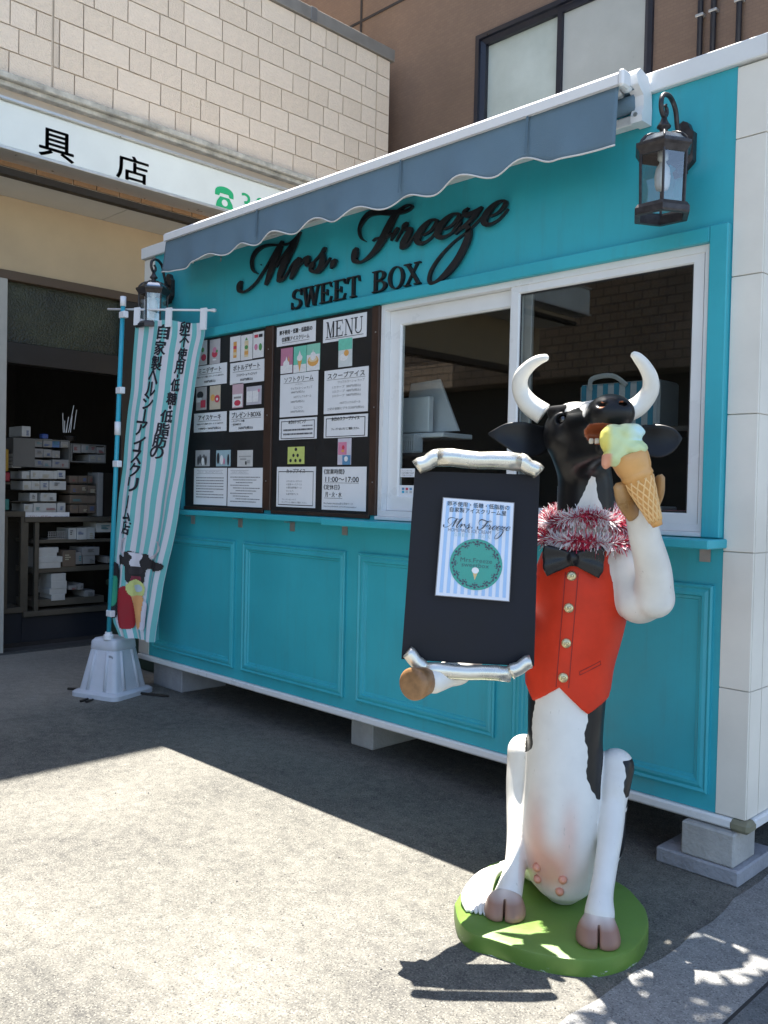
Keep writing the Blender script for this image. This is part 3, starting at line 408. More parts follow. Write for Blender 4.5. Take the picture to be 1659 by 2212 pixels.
def put_strokes(mb, strokes, fmap, d=None):
    for si, st in enumerate(strokes):
        A, Bq, S = stroke_outline(st); m = len(A); e = si*.00025
        if d is None:
            mb.add([fmap(a, b, e) for a, b in A]+[fmap(a, b, e) for a, b in Bq], [(i, i+1, m+i+1, m+i) for i in range(m-1)])
        else:
            V = [fmap(a, b, e) for a, b in A]+[fmap(a, b, e) for a, b in Bq]+[fmap(a, b, e+d) for a, b in A]+[fmap(a, b, e+d) for a, b in Bq]
            F = []
            for i in range(m-1):
                F += [(i,i+1,m+i+1,m+i), (2*m+i,3*m+i,3*m+i+1,2*m+i+1), (i,2*m+i,2*m+i+1,i+1), (m+i,m+i+1,3*m+i+1,3*m+i)]
            F += [(0,m,3*m,2*m), (m-1,3*m-1,4*m-1,2*m-1)]
            mb.add(V, F)
            for P, r in ((S[0],S[0][2]/2),(S[-1],S[-1][2]/2)):        # round the stroke ends
                if r > .004: mb.prism([(P[0]+r*math.cos(w), P[1]+r*math.sin(w)) for w in np.linspace(0, 2*math.pi, 13)[:-1]], fmap, e+.0001, e+d+.0001)
    return mb

def base_paint():
    m = mat('grass_green_paint', (.118,.215,.034), .42, var=.14, nscale=6, bump=.08, bscale=30); nt = m.node_tree; N = nt.nodes; Lk = nt.links; b = N['Principled BSDF']
    src = b.inputs['Base Color'].links[0].from_socket; tc = N.new('ShaderNodeTexCoord'); sx = N.new('ShaderNodeSeparateXYZ'); Lk.new(tc.outputs['Object'], sx.inputs[0])
    mp = N.new('ShaderNodeMapping'); mp.inputs['Scale'].default_value = (1, 1, 4); Lk.new(tc.outputs['Object'], mp.inputs['Vector'])
    nz = N.new('ShaderNodeTexNoise'); nz.inputs['Scale'].default_value = 11; nz.inputs['Detail'].default_value = 7; nz.inputs['Roughness'].default_value = .75; Lk.new(mp.outputs[0], nz.inputs['Vector'])
    zz = N.new('ShaderNodeMapRange'); zz.inputs[1].default_value = .0; zz.inputs[2].default_value = .05; zz.inputs[3].default_value = .10; zz.inputs[4].default_value = -.10; Lk.new(sx.outputs['Z'], zz.inputs[0])
    ad = N.new('ShaderNodeMath'); ad.operation = 'ADD'; Lk.new(nz.outputs[0], ad.inputs[0]); Lk.new(zz.outputs[0], ad.inputs[1])
    th = N.new('ShaderNodeMapRange'); th.inputs[1].default_value = .655; th.inputs[2].default_value = .67; Lk.new(ad.outputs[0], th.inputs[0])
    mx = N.new('ShaderNodeMix'); mx.data_type = 'RGBA'; mx.inputs[7].default_value = (.5,.5,.47,1); Lk.new(th.outputs[0], mx.inputs[0]); Lk.new(src, mx.inputs[6]); Lk.new(mx.outputs[2], b.inputs['Base Color']); return m
# ------------------------------------------------------------------ ground
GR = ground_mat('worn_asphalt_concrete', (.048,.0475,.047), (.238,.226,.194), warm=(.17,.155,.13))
GR2 = ground_mat('gutter_concrete', (.15,.15,.15), (.36,.355,.34), 160, 1.6)
GR3 = ground_mat('street_surface', (.09,.098,.10), (.19,.20,.205), 160, 1.6)
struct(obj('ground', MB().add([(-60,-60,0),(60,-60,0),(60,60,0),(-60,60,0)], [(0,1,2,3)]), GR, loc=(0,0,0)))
edge = [(-1.325+.012*math.sin(y*5.1)+.008*math.sin(y*17.3), y) for y in np.linspace(6, -8, 120)]
mbp = MB(); n = len(edge); mbp.add([(x,y,.004) for x, y in edge]+[(-1.03,y,.004) for _, y in edge], [(i,i+1,n+i+1,n+i) for i in range(n-1)])
struct(obj('pavement_strip', mbp, GR2, loc=(0,0,0)))
struct(obj('street', MB().add([(-1.018,-30,.006),(30,-30,.006),(30,12,.006),(-1.018,12,.006)], [(0,1,2,3)]), GR3, loc=(0,0,0)))
struct(obj('kerb_joint', MB().box(-1.032,-12,-.02,-1.016,8,.0035), k('dark_joint', (.03,.03,.03), .9), loc=(0,0,0)))
# ------------------------------------------------------------------ tan shop building (x = -7 facade)
TILE = k('tan_wall_tile', (.77,.635,.49), .7, var=.05, nscale=5, bump=.9, bscale=16)
TILE2 = k('tan_wall_tile_pale', (.785,.65,.505), .72, var=.05, nscale=4, bump=.9, bscale=13)
TILE3 = k('tan_wall_tile_deep', (.75,.615,.47), .7, var=.06, nscale=5, bump=.9, bscale=15)
GROUT = k('tile_grout', (.60,.50,.39), .9)
BEIGE = k('beige_render', (.50,.38,.24), .8, var=.06, nscale=3)
DKFR = k('dark_door_frame', (.02,.016,.013), .5, var=.2)
shopb = thing('shop_building', 'tan tiled shop building with a white lettered sign over its open doorway', 'building', (-7.3, 4, 0))
wall = obj('wall', MB().box(-9.5,-4,4.49,-7.012,6.95,6.17), GROUT, shopb)
obj('added_shadow_block', MB().box(-13,-6,6.30,-7.02,5.35,16.35), k('upper_render', (.5,.42,.33), .8), shopb)  # unseen volume added on top, its height set to cast the ground shadow edge
obj('wall_lower', MB().box(-9.5,-4,3.885,-7.012,6.95,4.489), GROUT, shopb)
obj('end_wall', MB().box(-13,4.95,.0,-7.60,6.94,3.86).box(-9.5,6.0,3.861,-7.58,6.94,3.884), BEIGE, shopb)
zc = [4.585,4.785,4.98,5.178,5.378,5.575,5.773,5.970,6.168]
unit = {}
def tile_mesh(key, m):
    if key not in unit:
        o = obj('wall_tile', MB().box(-.5,-.5,-.5,.5,.5,.5), m, loc=(0,0,0)); unit[key] = o.data; bpy.data.objects.remove(o)
    return unit[key]
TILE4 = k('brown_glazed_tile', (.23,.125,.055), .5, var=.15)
def place_tile(y0, y1, z0, z1, depth=.014, xf=-7.012, par=None, key=None):
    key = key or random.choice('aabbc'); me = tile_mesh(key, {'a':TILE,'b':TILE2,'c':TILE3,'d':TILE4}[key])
    o = bpy.data.objects.new('wall_tile', me); col.objects.link(o); o.parent = par or wall
    g = .005; jx = random.uniform(-.0015,.002)
    o.scale = (depth, y1-y0-2*g, z1-z0-2*g); o.location = Vector((xf+depth/2+jx, (y0+y1)/2, (z0+z1)/2))-Vector((-7.3,4,0))
    o.rotation_euler = (random.uniform(-.002,.002), 0, random.uniform(-.003,.003))
for r in range(8):
    for seg in ((1.9,3.14),(3.15,6.735),(6.745,6.94)):
        y = seg[0]
        first = True
        while y < seg[1]-.01:
            w = random.choice([.16,.205,.26,.305,.34,.41]); 
            if first and seg[0] == 3.15: w = random.choice([.05,.18,.3,.25])
            first = False
            if seg[1]-(y+w) < .12: w = seg[1]-y
            w = min(w, .47)
            place_tile(y, y+w, zc[r], zc[r+1]); y += w
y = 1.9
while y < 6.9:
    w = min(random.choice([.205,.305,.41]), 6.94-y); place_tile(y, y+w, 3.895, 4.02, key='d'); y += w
CAPM = k('grey_metal_cap', (.27,.25,.22), .5, .3, var=.1)
cap = obj('parapet_cap', MB().box(-9.5,-4,6.172,-6.975,5.79,6.30,.004).box(-9.5,5.86,6.172,-6.975,6.99,6.30,.004), CAPM, shopb)
obj('cap_joint', MB().box(-9.5,5.785,6.165,-6.968,5.865,6.306,.003), k('cap_joint_metal', (.2,.19,.18), .5, .3), cap)
MOULD = k('weathered_ledge', (.46,.43,.36), .85, var=.4, nscale=9, bump=.5)
obj('ledge_moulding', MB().box(-7.02,-4,4.53,-6.90,6.7,4.578,.006).box(-7.02,-4,4.488,-6.94,6.7,4.526,.004), MOULD, shopb)
obj('drip_strip', MB().box(-7.06,-4,3.835,-6.985,6.95,3.888), k('black_drip_edge', (.02,.014,.01), .6), shopb)
SOFF = k('soffit_board', (.62,.60,.55), .7, var=.03)
sf_ = obj('soffit', MB().box(-7.62,-4,3.862,-7.062,3.895,3.88).box(-7.62,3.905,3.862,-7.062,6.95,3.88), SOFF, shopb)
obj('upper_wall', MB().box(-7.75,-4,3.245,-7.60,4.945,3.86), BEIGE, shopb)
obj('lintel', MB().box(-7.75,-4,3.165,-7.57,4.40,3.243,.004), k('brown_lintel', (.10,.065,.04), .6), shopb)
FROST = k('pebbled_glass', (.030,.030,.022), .22, var=.5, nscale=2, bump=1., bscale=60, c2=(.055,.060,.03))
tr = obj('transom_window', MB().box(-7.66,1.5,2.65,-7.64,4.10,3.165), FROST, shopb)
obj('door_header', MB().box(-7.70,1.5,2.47,-7.57,4.10,2.648,.004), DKFR, shopb)
obj('door_frame', MB().box(-7.70,4.10,.0,-7.56,4.26,3.164,.004), DKFR, shopb)
obj('door_post', MB().box(-7.70,2.7,.0,-7.545,3.035,3.164,.004), k('pale_door_post', (.42,.40,.36), .5), shopb)
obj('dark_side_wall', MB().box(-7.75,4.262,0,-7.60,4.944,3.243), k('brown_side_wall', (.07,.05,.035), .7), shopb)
obj('threshold', MB().box(-7.75,2.7,-.01,-7.54,4.3,.018), k('threshold_steel', (.06,.06,.06), .5), shopb)
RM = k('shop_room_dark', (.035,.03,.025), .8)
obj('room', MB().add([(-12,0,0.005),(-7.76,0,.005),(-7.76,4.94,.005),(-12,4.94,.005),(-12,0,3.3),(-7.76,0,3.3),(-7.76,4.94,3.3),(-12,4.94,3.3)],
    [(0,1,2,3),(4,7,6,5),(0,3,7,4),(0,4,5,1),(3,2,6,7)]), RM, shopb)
# sign board over the doorway
sg = thing('shop_sign', 'long white sign board with black characters and a green telephone mark', 'sign', (-6.87, 3.4, 3.93))
ACR = k('white_acrylic', (.74,.77,.72), .35, var=.06, nscale=2, coat=.2)
obj('light_box', MB().box(-6.995,-4,3.962,-6.77,6.62,4.30,.01), ACR, sg)
obj('sign_rim', MB().box(-7.0,-4,4.302,-6.745,6.63,4.325,.003).box(-7.0,-4,3.938,-6.745,6.63,3.960,.003), k('sign_rim_metal', (.62,.62,.6), .35, .6), sg)
fs = lambda a, b, d=0: (-6.768+d, a, b)
obj('character', put_text(MB(), '具', 2.945, 3.978, 3.225, 4.195, fs, .018), INK, sg); obj('character', put_text(MB(), '店', 3.59, 3.976, 3.88, 4.18, fs, .018), INK, sg)
GRN = k('green_print', (.02,.40,.16), .5)
mb = MB()
def ell(cx, cz, rx, rz, n=20, a0=0, a1=360): return [(cx+rx*math.cos(math.radians(a0+(a1-a0)*i/n)), cz+rz*math.sin(math.radians(a0+(a1-a0)*i/n))) for i in range(n+(0 if a1-a0 == 360 else 1))]
fp = lambda a, b, d=0: (-6.767+d, a, b)
obj('telephone_handset', MB().add([fp(a, b) for a, b in ell(4.645,4.108,.10,.055,16,0,180)+[(4.545,4.075),(4.59,4.075),(4.60,4.10),(4.69,4.10),(4.70,4.075),(4.745,4.075)]], [tuple(range(23))]), GRN, sg)
obj('telephone_mark', MB().add([fp(a, b, .0003) for a, b in [(4.555,3.975),(4.745,3.975),(4.735,4.02),(4.70,4.07),(4.60,4.07),(4.565,4.02)]], [tuple(range(6))]), GRN, sg)
for ch, ya in (('3',4.83),('0',4.99)): obj('digit', put_text(MB(), ch, ya, 3.99, ya+.105, 4.165, fp), GRN, sg)
mb = MB(); mb.add([fp(a, b, .001) for a, b in ell(4.65,4.02,.032,.03)], [tuple(range(20))]); obj('telephone_dial', mb, ACR, sg)
# shop interior
CARD = [k('carton_white', (.50,.50,.48), .6, var=.1), k('carton_grey', (.26,.25,.24), .6, var=.1), k('carton_brown', (.15,.11,.08), .7, var=.12), k('carton_blue', (.10,.19,.40), .6)]
WOODF = k('display_case_frame', (.09,.078,.06), .5, var=.15)
def yz(mb, r, x0, x1, c=.003): return mb.box(x0, r[0], r[1], x1, r[2], r[3], c)
dc = thing('display_counter', 'dark glass fronted display counter just inside the shop doorway', 'counter', (-8.2, 3.85, 0))
c = SHOP['counter']
mb = MB()
for z in (c[1], c[3]-.05): mb.box(-8.5,c[0],z,-7.99,c[2],z+.05,.004)
for y in (c[0], c[0]+.10, c[2]-.05): mb.box(-8.04,y,c[1]+.051,-8.0,y+.04,c[3]-.051,.003)
obj('frame', mb, WOODF, dc)
obj('plinth', MB().box(-8.5,c[0],0.006,-8.02,c[2],c[1]-.001), k('plinth_dark', (.02,.022,.03), .5), dc)
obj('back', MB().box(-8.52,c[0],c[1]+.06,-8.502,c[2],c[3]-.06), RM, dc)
lc = thing('side_display_case', 'narrow glass case by the pale post at the left picture edge', 'display case', (-8.2, 3.3, 0))
c2_ = SHOP['leftcase']; mb = MB()
for y in (c2_[0], c2_[2]-.04): mb.box(-8.04,y,c2_[1],-8.0,y+.035,c2_[3],.003)
for z in (c2_[1]-.05, c2_[3]): mb.box(-8.3,c2_[0]-.3,z,-8.0,c2_[2],z+.05,.003)
obj('frame', mb, WOODF, lc); obj('plinth', MB().box(-8.3,c2_[0]-.3,.006,-8.03,c2_[2],c2_[1]-.052), k('plinth_dark'), lc)
for i, r in enumerate(SHOP_SHELVES):
    if i < 3: nm, lb = 'rack_shelf', 'thin dark shelf carrying white cartons, %s of the left rack' % ['top', 'middle', 'bottom'][i]
    elif i < 6: nm, lb = 'rack_shelf', 'thin dark shelf carrying brown cartons, %s of the right rack' % ['top', 'middle', 'bottom'][i-3]
    else: nm, lb = 'case_shelf', 'long dark shelf inside the display counter, %s one' % ['upper', 'middle', 'lowest'][i-6]
    tag(obj(nm, MB().box(-8.42,r[0],r[1],-8.055,r[2],r[3]), WOODF), lb, 'shelf')
rack = thing('wall_rack', 'tall open dark rack behind the carton shelves in the shop', 'rack', (-8.45, 3.8, 1.15))
obj('back_board', MB().box(-8.46,3.25,1.152,-8.425,4.25,1.86), RM, rack)
for y in (3.28, 3.835, 4.2): obj('upright', MB().box(-8.42,y,1.153,-8.35,y+.02,1.59), WOODF, rack)
for nm, ky, lb in (('carton_cabinet','cab1','grey open cabinet of twelve small cartons on top of the rack'), ('carton_cabinet','cab2','smaller open cabinet of cartons beside the larger grey one')):
    r = SHOP[ky]; y0 = r[0]+(.20 if ky == 'cab1' else .02)
    ct = thing(nm, lb, 'cabinet', (-8.2, (r[0]+r[2])/2, r[1]), 'carton cabinets on the rack')
    mb = MB(); mb.box(-8.36,r[0],r[1],-8.04,y0,r[3],.003).box(-8.36,y0,r[3]-.012,-8.04,r[2],r[3]).box(-8.36,y0,r[1],-8.04,r[2],r[1]+.010).box(-8.36,r[2]-.010,r[1]+.011,-8.04,r[2],r[3]-.013)
    mb.box(-8.37,r[0],r[1],-8.362,r[2],r[3])
    obj('case', mb, k('cabinet_grey', (.14,.135,.125), .6), ct)
ROWN = ['top row of the grey cabinet','middle row of the grey cabinet','bottom row of the grey cabinet','upper row of the small cabinet','lower row of the small cabinet','top shelf of the left rack','second shelf of the left rack','third shelf of the left rack','lowest shelf of the left rack','top shelf of the right rack','second shelf of the right rack','third shelf of the right rack','lowest shelf of the right rack','upper shelf of the display counter','stack at the left of the middle counter shelf','middle shelf of the display counter','stack on the lowest counter shelf','right of the stack on the lowest counter shelf','top of the grey cabinet','stack left of the grey cabinet']
for ri, row in enumerate(SHOP_ROWS):
    for bi, r in enumerate(row):
        ci = 2 if 9 <= ri <= 12 else (0 if ri in (5,6,7,8,13,14,16,18,19) else 1)
        if (ri, bi) == (0, 2): ci = 3
        if ri == 15 and bi == 0: ci = 2
        o = obj('carton', MB().box(-8.33+random.uniform(0,.03),r[0],r[1],-8.05+random.uniform(-.012,.01),r[2],r[3],.002), CARD[ci])
        nn = len(row); stack = ri in (14,16,19)
        pos = '' if nn == 1 else (['topmost','second from top','third from top','lowest'] if stack else ['leftmost','second from left','third from left','fourth from left','rightmost'])[bi if bi < nn-1 else (3 if stack else 4)]+', '
        if r[2]-r[0] > .05 and ri not in (14,16,19):
            lw = random.uniform(.35,.7)*(r[2]-r[0]); lh = random.uniform(.25,.55)*(r[3]-r[1]); ly = r[0]+random.uniform(.1,.9)*(r[2]-r[0]-lw); lz = r[1]+random.uniform(.15,.85)*(r[3]-r[1]-lh)
            lm = random.choice([k('label_blue', (.06,.11,.25), .6), k('label_grey', (.12,.12,.12), .6), k('label_teal', (.06,.20,.22), .6), k('label_cream', (.42,.38,.28), .6), k('label_red', (.25,.05,.05), .6)])
            for q in range(3): obj('label', MB().box(-8.036,ly,lz+q*lh/3,-8.034,ly+lw*random.uniform(.5,1),lz+(q+.55)*lh/3), lm, o)
        tag(o, '%s carton, %s%s' % (['white','grey','brown','blue'][ci], pos, ROWN[ri]), 'carton', 'cartons: '+ROWN[ri])
st_ = thing('counter_sign', 'small white sign strip with red characters on the counter top', 'sign', (-8.0, 3.6, 1.13))
r = SHOP['sign']; obj('strip', MB().box(-8.03,r[0],r[1]+.001,-8.015,r[2],r[3]), PAPER, st_)
fz = lambda a, b, d=0: (-8.0145+d, a, b)
mb = MB(); put_text(mb, 'レブロン ダガー', r[0]+.012, r[1]+.010, r[0]+.26, r[1]+.033, fz); obj('red_lettering', mb, k('red_ink', (.35,.02,.03), .6), st_)
mb = MB(); put_text(mb, '東京バリカン工業', r[0]+.29, r[1]+.010, r[2]-.015, r[1]+.030, fz); obj('blue_lettering', mb, k('blue_ink', (.04,.07,.25), .6), st_)
jar = thing('stick_holder', 'dark pot holding thin white sticks on the rack', 'pot', (-8.1, 3.86, 1.85))
obj('pot', MB().lathe([(.0,1.868),(.05,1.868),(.06,1.90),(.05,1.915),(.0,1.915)], 12, (-8.1,3.86,0)), DKFR, jar)
for s in SHOP_STICKS: obj('stick', MB().tube([(-8.09,s[0],s[1]),(-8.06,s[2],s[3])], .004, 5), PAPER, jar)
vc = thing('poster_frame', 'tall pale edged panel standing on the counter right of the brown cartons', 'panel', (-8.1, 4.15, 1.15))
obj('edge', MB().box(-8.25,4.12,1.152,-8.04,4.175,1.575,.003), CARD[1], vc); obj('panel', MB().box(-8.25,4.176,1.152,-8.06,4.30,1.575,.003), DKFR, vc)
bk = thing('wire_basket', 'small grey mesh basket on the upper shelf of the counter', 'basket', (-8.1, 3.72, .93))
mb = MB()
for i in range(9): mb.box(-8.055,3.64+i*.021,.94,-8.05,3.645+i*.021,1.01)
for i in range(4): mb.box(-8.0557,3.635,.942+i*.021,-8.0507,3.815,.948+i*.021)
mb.box(-8.2,3.64,.935,-8.06,3.81,.94); obj('mesh', mb, CARD[1], bk)
for nm, y_, z_, h_, c_, lb in (('yellow_bottle',3.235,1.56,.20,(.42,.25,.03),'yellow bottle at the left edge of the doorway'),('red_packet',3.25,1.47,.08,(.35,.03,.05),'small red packet under the yellow bottle'),('teal_packet',3.245,1.21,.10,(.05,.25,.22),'teal packet standing on the side case'),('blue_box',3.60,1.872,.045,(.04,.09,.30),'small blue box on top of the grey cabinet')):
    o = obj(nm, MB().box(-8.12,y_-.03,z_,-8.05,y_+.03,z_+h_,.008), k(nm+'_paint', c_, .4)); tag(o, lb, 'packet')
tag(obj('side_shelf', MB().box(-8.3,3.05,1.445,-8.04,3.285,1.46), WOODF), 'short dark shelf under the red packet and bottle', 'shelf')
gb = thing('green_container', 'dark green box standing in the gap between doorway and kiosk', 'box', (-6.6, 3.9, 0))
GRB = k('dark_green_plastic', (.018,.035,.022), .5)
obj('body', MB().box(-6.85,3.62,.0,-6.1,4.4,.62,.01), GRB, gb); obj('lid', MB().box(-6.87,3.60,.621,-6.08,4.42,.67,.01), GRB, gb)
# ------------------------------------------------------------------ brown building behind (y = 7.2) and the one across the street
bb = thing('brown_building', 'brown mosaic tiled building rising behind the kiosk', 'building', (-5, 8, 0))
BRM = brick_mat('brown_mosaic', (.190,.124,.084), (.172,.110,.076), (.148,.098,.070), .06, .03, .0025, .55, 'XZ', .3, .7)
wx0, wx1, wz0, wz1 = -5.985, -3.98, 4.45, 6.18
mb = MB()
for (a, b, c_, d) in ((-16,0,wx0,10.5),(wx1,0,1.5,10.5),(wx0,0,wx1,wz0),(wx0,wz1,wx1,10.5)): mb.box(a,7.2,b,c_,7.5,d)
bw = obj('wall', mb, BRM, bb, recalc=False)
JT = k('dark_wall_joint', (.03,.025,.025), .8)
obj('wall_joint', MB().box(-16,7.193,6.955,-6.2,7.1995,6.985), JT, bw); obj('wall_joint', MB().box(-7.77,7.192,5.0,-7.74,7.1985,10.4), JT, bw)
NAVY = k('dark_blue_frame', (.010,.011,.020), .35, var=.2)
win = obj('window', MB().frame(wx0,wz0,wx1,wz1,[(0,-.1),(0,.03),(.045,.03),(.05,.0),(.10,-.02),(.10,-.1)], 7.2), NAVY, bb)
obj('sash', MB().frame(-5.0,wz0+.06,wx1+.06,wz1-.06,[(0,-.05),(0,-.005),(.055,-.005),(.06,-.05)], 7.2), NAVY, win)
PEB = k('frosted_pane', (.40,.46,.425), .35, var=.12, nscale=1.2, bump=.15, bscale=120, c2=(.52,.58,.545))
PEB2 = k('frosted_pane_grey', (.40,.415,.395), .35, var=.12, nscale=1.2, bump=.15, bscale=120)
obj('pane', MB().box(wx0+.10,7.27,wz0+.1,-4.96,7.275,wz1-.1), PEB, win); obj('pane', MB().box(-4.95,7.235,wz0+.11,wx1-.10,7.24,wz1-.11), PEB2, win)
for x, zb in ((-3.535,5.507),(-3.42,5.506),(-3.203,5.51)):
    pt = thing('conduit_pipe', 'thin dark conduit on the brown wall, %s of three' % {-3.535:'left',-3.42:'middle',-3.203:'right'}[x], 'pipe', (x, 7.15, 3), 'conduits on the brown wall')
    obj('tube', MB().tube([(x,7.165,3.2),(x,7.165,10.4)], .024, 8), NAVY, pt, True)
    for zz in (zb, zb+1.2): obj('clamp', MB().box(x-.034,7.136,zz-.012,x+.036,7.198,zz+.012,.004), GREY_MET, pt)
ob = thing('opposite_building', 'brick building across the street, seen only as a reflection in the kiosk windows', 'building', (-9, -8, 0))
OBM = brick_mat('opposite_brick', (.36,.28,.21), (.31,.23,.17), (.16,.12,.09), .30, .15, .016, .75, 'XZ', .2, .7)
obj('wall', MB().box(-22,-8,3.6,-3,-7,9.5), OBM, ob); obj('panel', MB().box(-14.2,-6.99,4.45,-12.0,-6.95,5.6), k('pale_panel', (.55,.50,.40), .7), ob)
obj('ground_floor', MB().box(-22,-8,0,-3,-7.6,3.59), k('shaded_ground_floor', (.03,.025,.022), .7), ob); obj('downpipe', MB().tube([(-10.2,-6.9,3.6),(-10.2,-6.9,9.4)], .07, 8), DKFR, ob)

# unseen tree added right of the kiosk so its crown dapples the pavement strip
tt = thing('shade_tree', 'leafy unseen tree added right of the kiosk to shade the pavement corner', 'tree', (.9, 4.3, 0))
BARK = k('bark', (.10,.08,.06), .9, var=.3, bump=.8, bscale=25)
obj('trunk', MB().tube([tuple(p) for p in spline([(.9,4.3,0),(.85,4.25,1.6),(.75,4.1,3.4),(.3,3.8,5.0),(-.4,3.5,6.0)], 5)], list(np.linspace(.16,.05,21)), 12), BARK, tt, True)
for e in ((-1.2,3.2,5.3),(-.9,3.9,6.3),(.6,3.2,6.2),(1.6,4.8,6.0)): obj('limb', MB().tube([tuple(p) for p in spline([(.6,4.0,4.1),((.6+e[0])/2,(4+e[1])/2,4.4+(e[2]-4.4)*.6),e], 6)], list(np.linspace(.07,.02,13)), 8), BARK, tt, True)
LV = []; LF = []
def leafclump(c, r, n):
    for _ in range(n):
        p = np.array(c)+rng.normal(size=3)*np.array(r)*.55
        if p[2] < 4.75 or p[0] < -2.13: continue
        a = rng.normal(size=3); a /= np.linalg.norm(a); b_ = np.cross(a, rng.normal(size=3)); b_ /= np.linalg.norm(b_)+1e-9; s = rng.uniform(.05,.10); i = len(LV)
        LV.extend([p-a*s, p+b_*s*.38, p+a*s, p-b_*s*.38]); LF.append((i,i+1,i+2,i+3))
for c_, r_, n__ in (((-1.62,2.95,5.1),(.50,.45,.22),2100),((-1.45,2.6,5.15),(.55,.4,.22),1500),((-1.25,3.05,5.3),(.55,.5,.35),1300),((-.5,3.2,5.5),(.8,.7,.5),1700),((.6,3.6,5.9),(1.,.9,.6),1500),((-.6,4.0,6.3),(1.,.8,.6),900),((1.3,4.6,6.0),(.9,.9,.7),1200)): leafclump(c_, r_, n__)
obj('crown', (LV, LF), k('leaf_green', (.05,.10,.03), .6, var=.3, nscale=3), tt, recalc=False)
# bits of grit and litter
mb = MB()
for _ in range(260):
    x, y = rng.uniform(-5.5,-.6), rng.uniform(.6,3.2); r = rng.uniform(.0015,.005); mb.add([(x+r*math.cos(w)*rng.uniform(.7,1.2), y+r*math.sin(w)*rng.uniform(.7,1.2), .003) for w in (0,1.2,2.5,3.8,5.1)]+[(x,y,.004+r*.8)], [(i,(i+1)%5,5) for i in range(5)])
o = obj('grit', mb, k('grit_stone', (.16,.15,.14), .9, var=.5, nscale=30), recalc=False); o['kind'] = 'stuff'; o['label'] = 'scattered grit on the asphalt'; o['category'] = 'grit'
# ------------------------------------------------------------------ kiosk
YF = 3.34
kx = thing('kiosk', 'turquoise ice cream kiosk box with white roof band, stood on concrete blocks', 'kiosk', (-3.6, 4.4, .2))
X0, X1 = -5.85, -1.372
fw_ = obj('front_wall', MB().box(-5.71,YF,.236,-1.49,3.42,1.319).box(-5.71,YF,2.441,-1.49,3.42,3.095).box(-5.71,YF,1.319,-3.386,3.42,2.441).box(-1.566,YF,1.319,-1.49,3.42,2.441), TEAL, kx)
for (a, b) in ((-5.645,-4.665),(-4.577,-3.622),(-3.518,-2.565),(-2.462,-1.52)):
    obj('panel_moulding', MB().frame(a,.302,b,1.115,[(0,-.004),(0,.015),(.008,.019),(.018,.013),(.030,.018),(.042,.018),(.048,.008),(.058,.006),(.064,-.004)], YF), TEAL, fw_)
obj('trim_rail', MB().box(-5.34,YF-.034,2.441,-1.568,YF+.002,2.500,.004), TEAL, fw_)
obj('trim_post', MB().box(-1.567,YF-.036,1.3,-1.493,YF+.002,2.502,.004), TEAL, fw_)
obj('trim_post', MB().box(-5.335,YF-.03,1.3,-5.262,YF+.002,2.44,.004), TEAL, fw_)
obj('ledge', MB().box(-5.345,YF-.085,1.268,-3.64,YF+.001,1.300,.003), TEAL, fw_)
obj('counter_shelf', MB().box(-3.66,YF-.165,1.262,-1.475,YF+.001,1.297,.004), TEAL, fw_)
for x in (-5.16,-4.62,-4.10,-3.64,-1.56):
    obj('shelf_bracket', MB().box(x-.022,YF-.05,1.258,x+.022,YF-.003,1.2615).box(x-.022,YF-.006,1.205,x+.022,YF-.0025,1.2575), GREY_MET, fw_)
TI = k('cream_stone_tile', (.75,.715,.64), .45, var=.06, nscale=3, bump=.25, bscale=7)
TG = k('tile_joint', (.56,.53,.47), .8)
cor = obj('corner_wall', MB().box(-1.488,YF+.006,.236,-1.376,5.58,3.09).box(-5.846,YF+.006,.236,-5.712,5.58,3.09).box(-5.70,5.5,.236,-1.49,5.58,3.09), TG, kx)
zt = [.236,.726,1.25,1.774,2.298,2.818,3.09]
for i in range(6):
    obj('tile', MB().box(-1.4885,YF-.004,zt[i]+.002,-1.372,YF+.0055,zt[i+1]-.002,.001), TI, cor)
    obj('tile', MB().box(-5.85,YF-.004,zt[i]+.002,-5.7125,YF+.0055,zt[i+1]-.002,.001), TI, cor)
    for (a, b) in ((YF+.007,3.446),(3.45,4.10),(4.104,4.75),(4.754,5.40)): obj('tile', MB().box(-1.3755,a,zt[i]+.002,-1.370,b-.002,zt[i+1]-.002), TI, cor)
obj('skirt_rail', MB().box(-5.84,YF-.022,.195,-1.375,YF+.03,.2345,.008).box(-1.3875,YF+.05,.195,-1.352,5.58,.2345,.006), WHITE_MET, kx)
obj('rail_corner', MB().box(-1.43,YF-.028,.190,-1.346,YF+.049,.236,.014), k('weathered_corner_cap', (.22,.21,.14), .6, var=.3), kx)
obj('roof_band', MB().box(-5.87,YF-.024,3.096,-1.365,YF+.03,3.176,.004).box(-1.394,YF+.031,3.096,-1.352,5.6,3.176,.004), WHITE_MET, kx)
obj('roof_corner_cap', MB().box(-1.374,YF-.03,3.092,-1.346,YF+.031,3.180,.008), WHITE_PL, kx)
obj('roof', MB().box(-5.86,YF+.032,3.12,-1.396,5.6,3.165), k('roof_sheet', (.5,.5,.5), .6), kx)
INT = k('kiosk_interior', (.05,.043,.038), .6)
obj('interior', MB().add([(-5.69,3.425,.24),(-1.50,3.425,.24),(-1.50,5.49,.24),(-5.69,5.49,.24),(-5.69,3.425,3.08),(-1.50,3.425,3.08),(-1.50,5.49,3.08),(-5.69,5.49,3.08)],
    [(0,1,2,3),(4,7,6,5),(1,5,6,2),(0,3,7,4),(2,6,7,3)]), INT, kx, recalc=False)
obj('inner_counter', MB().box(-3.36,3.50,1.30,-1.58,3.95,1.36,.004), k('inner_counter_grey', (.28,.28,.28), .4), kx)
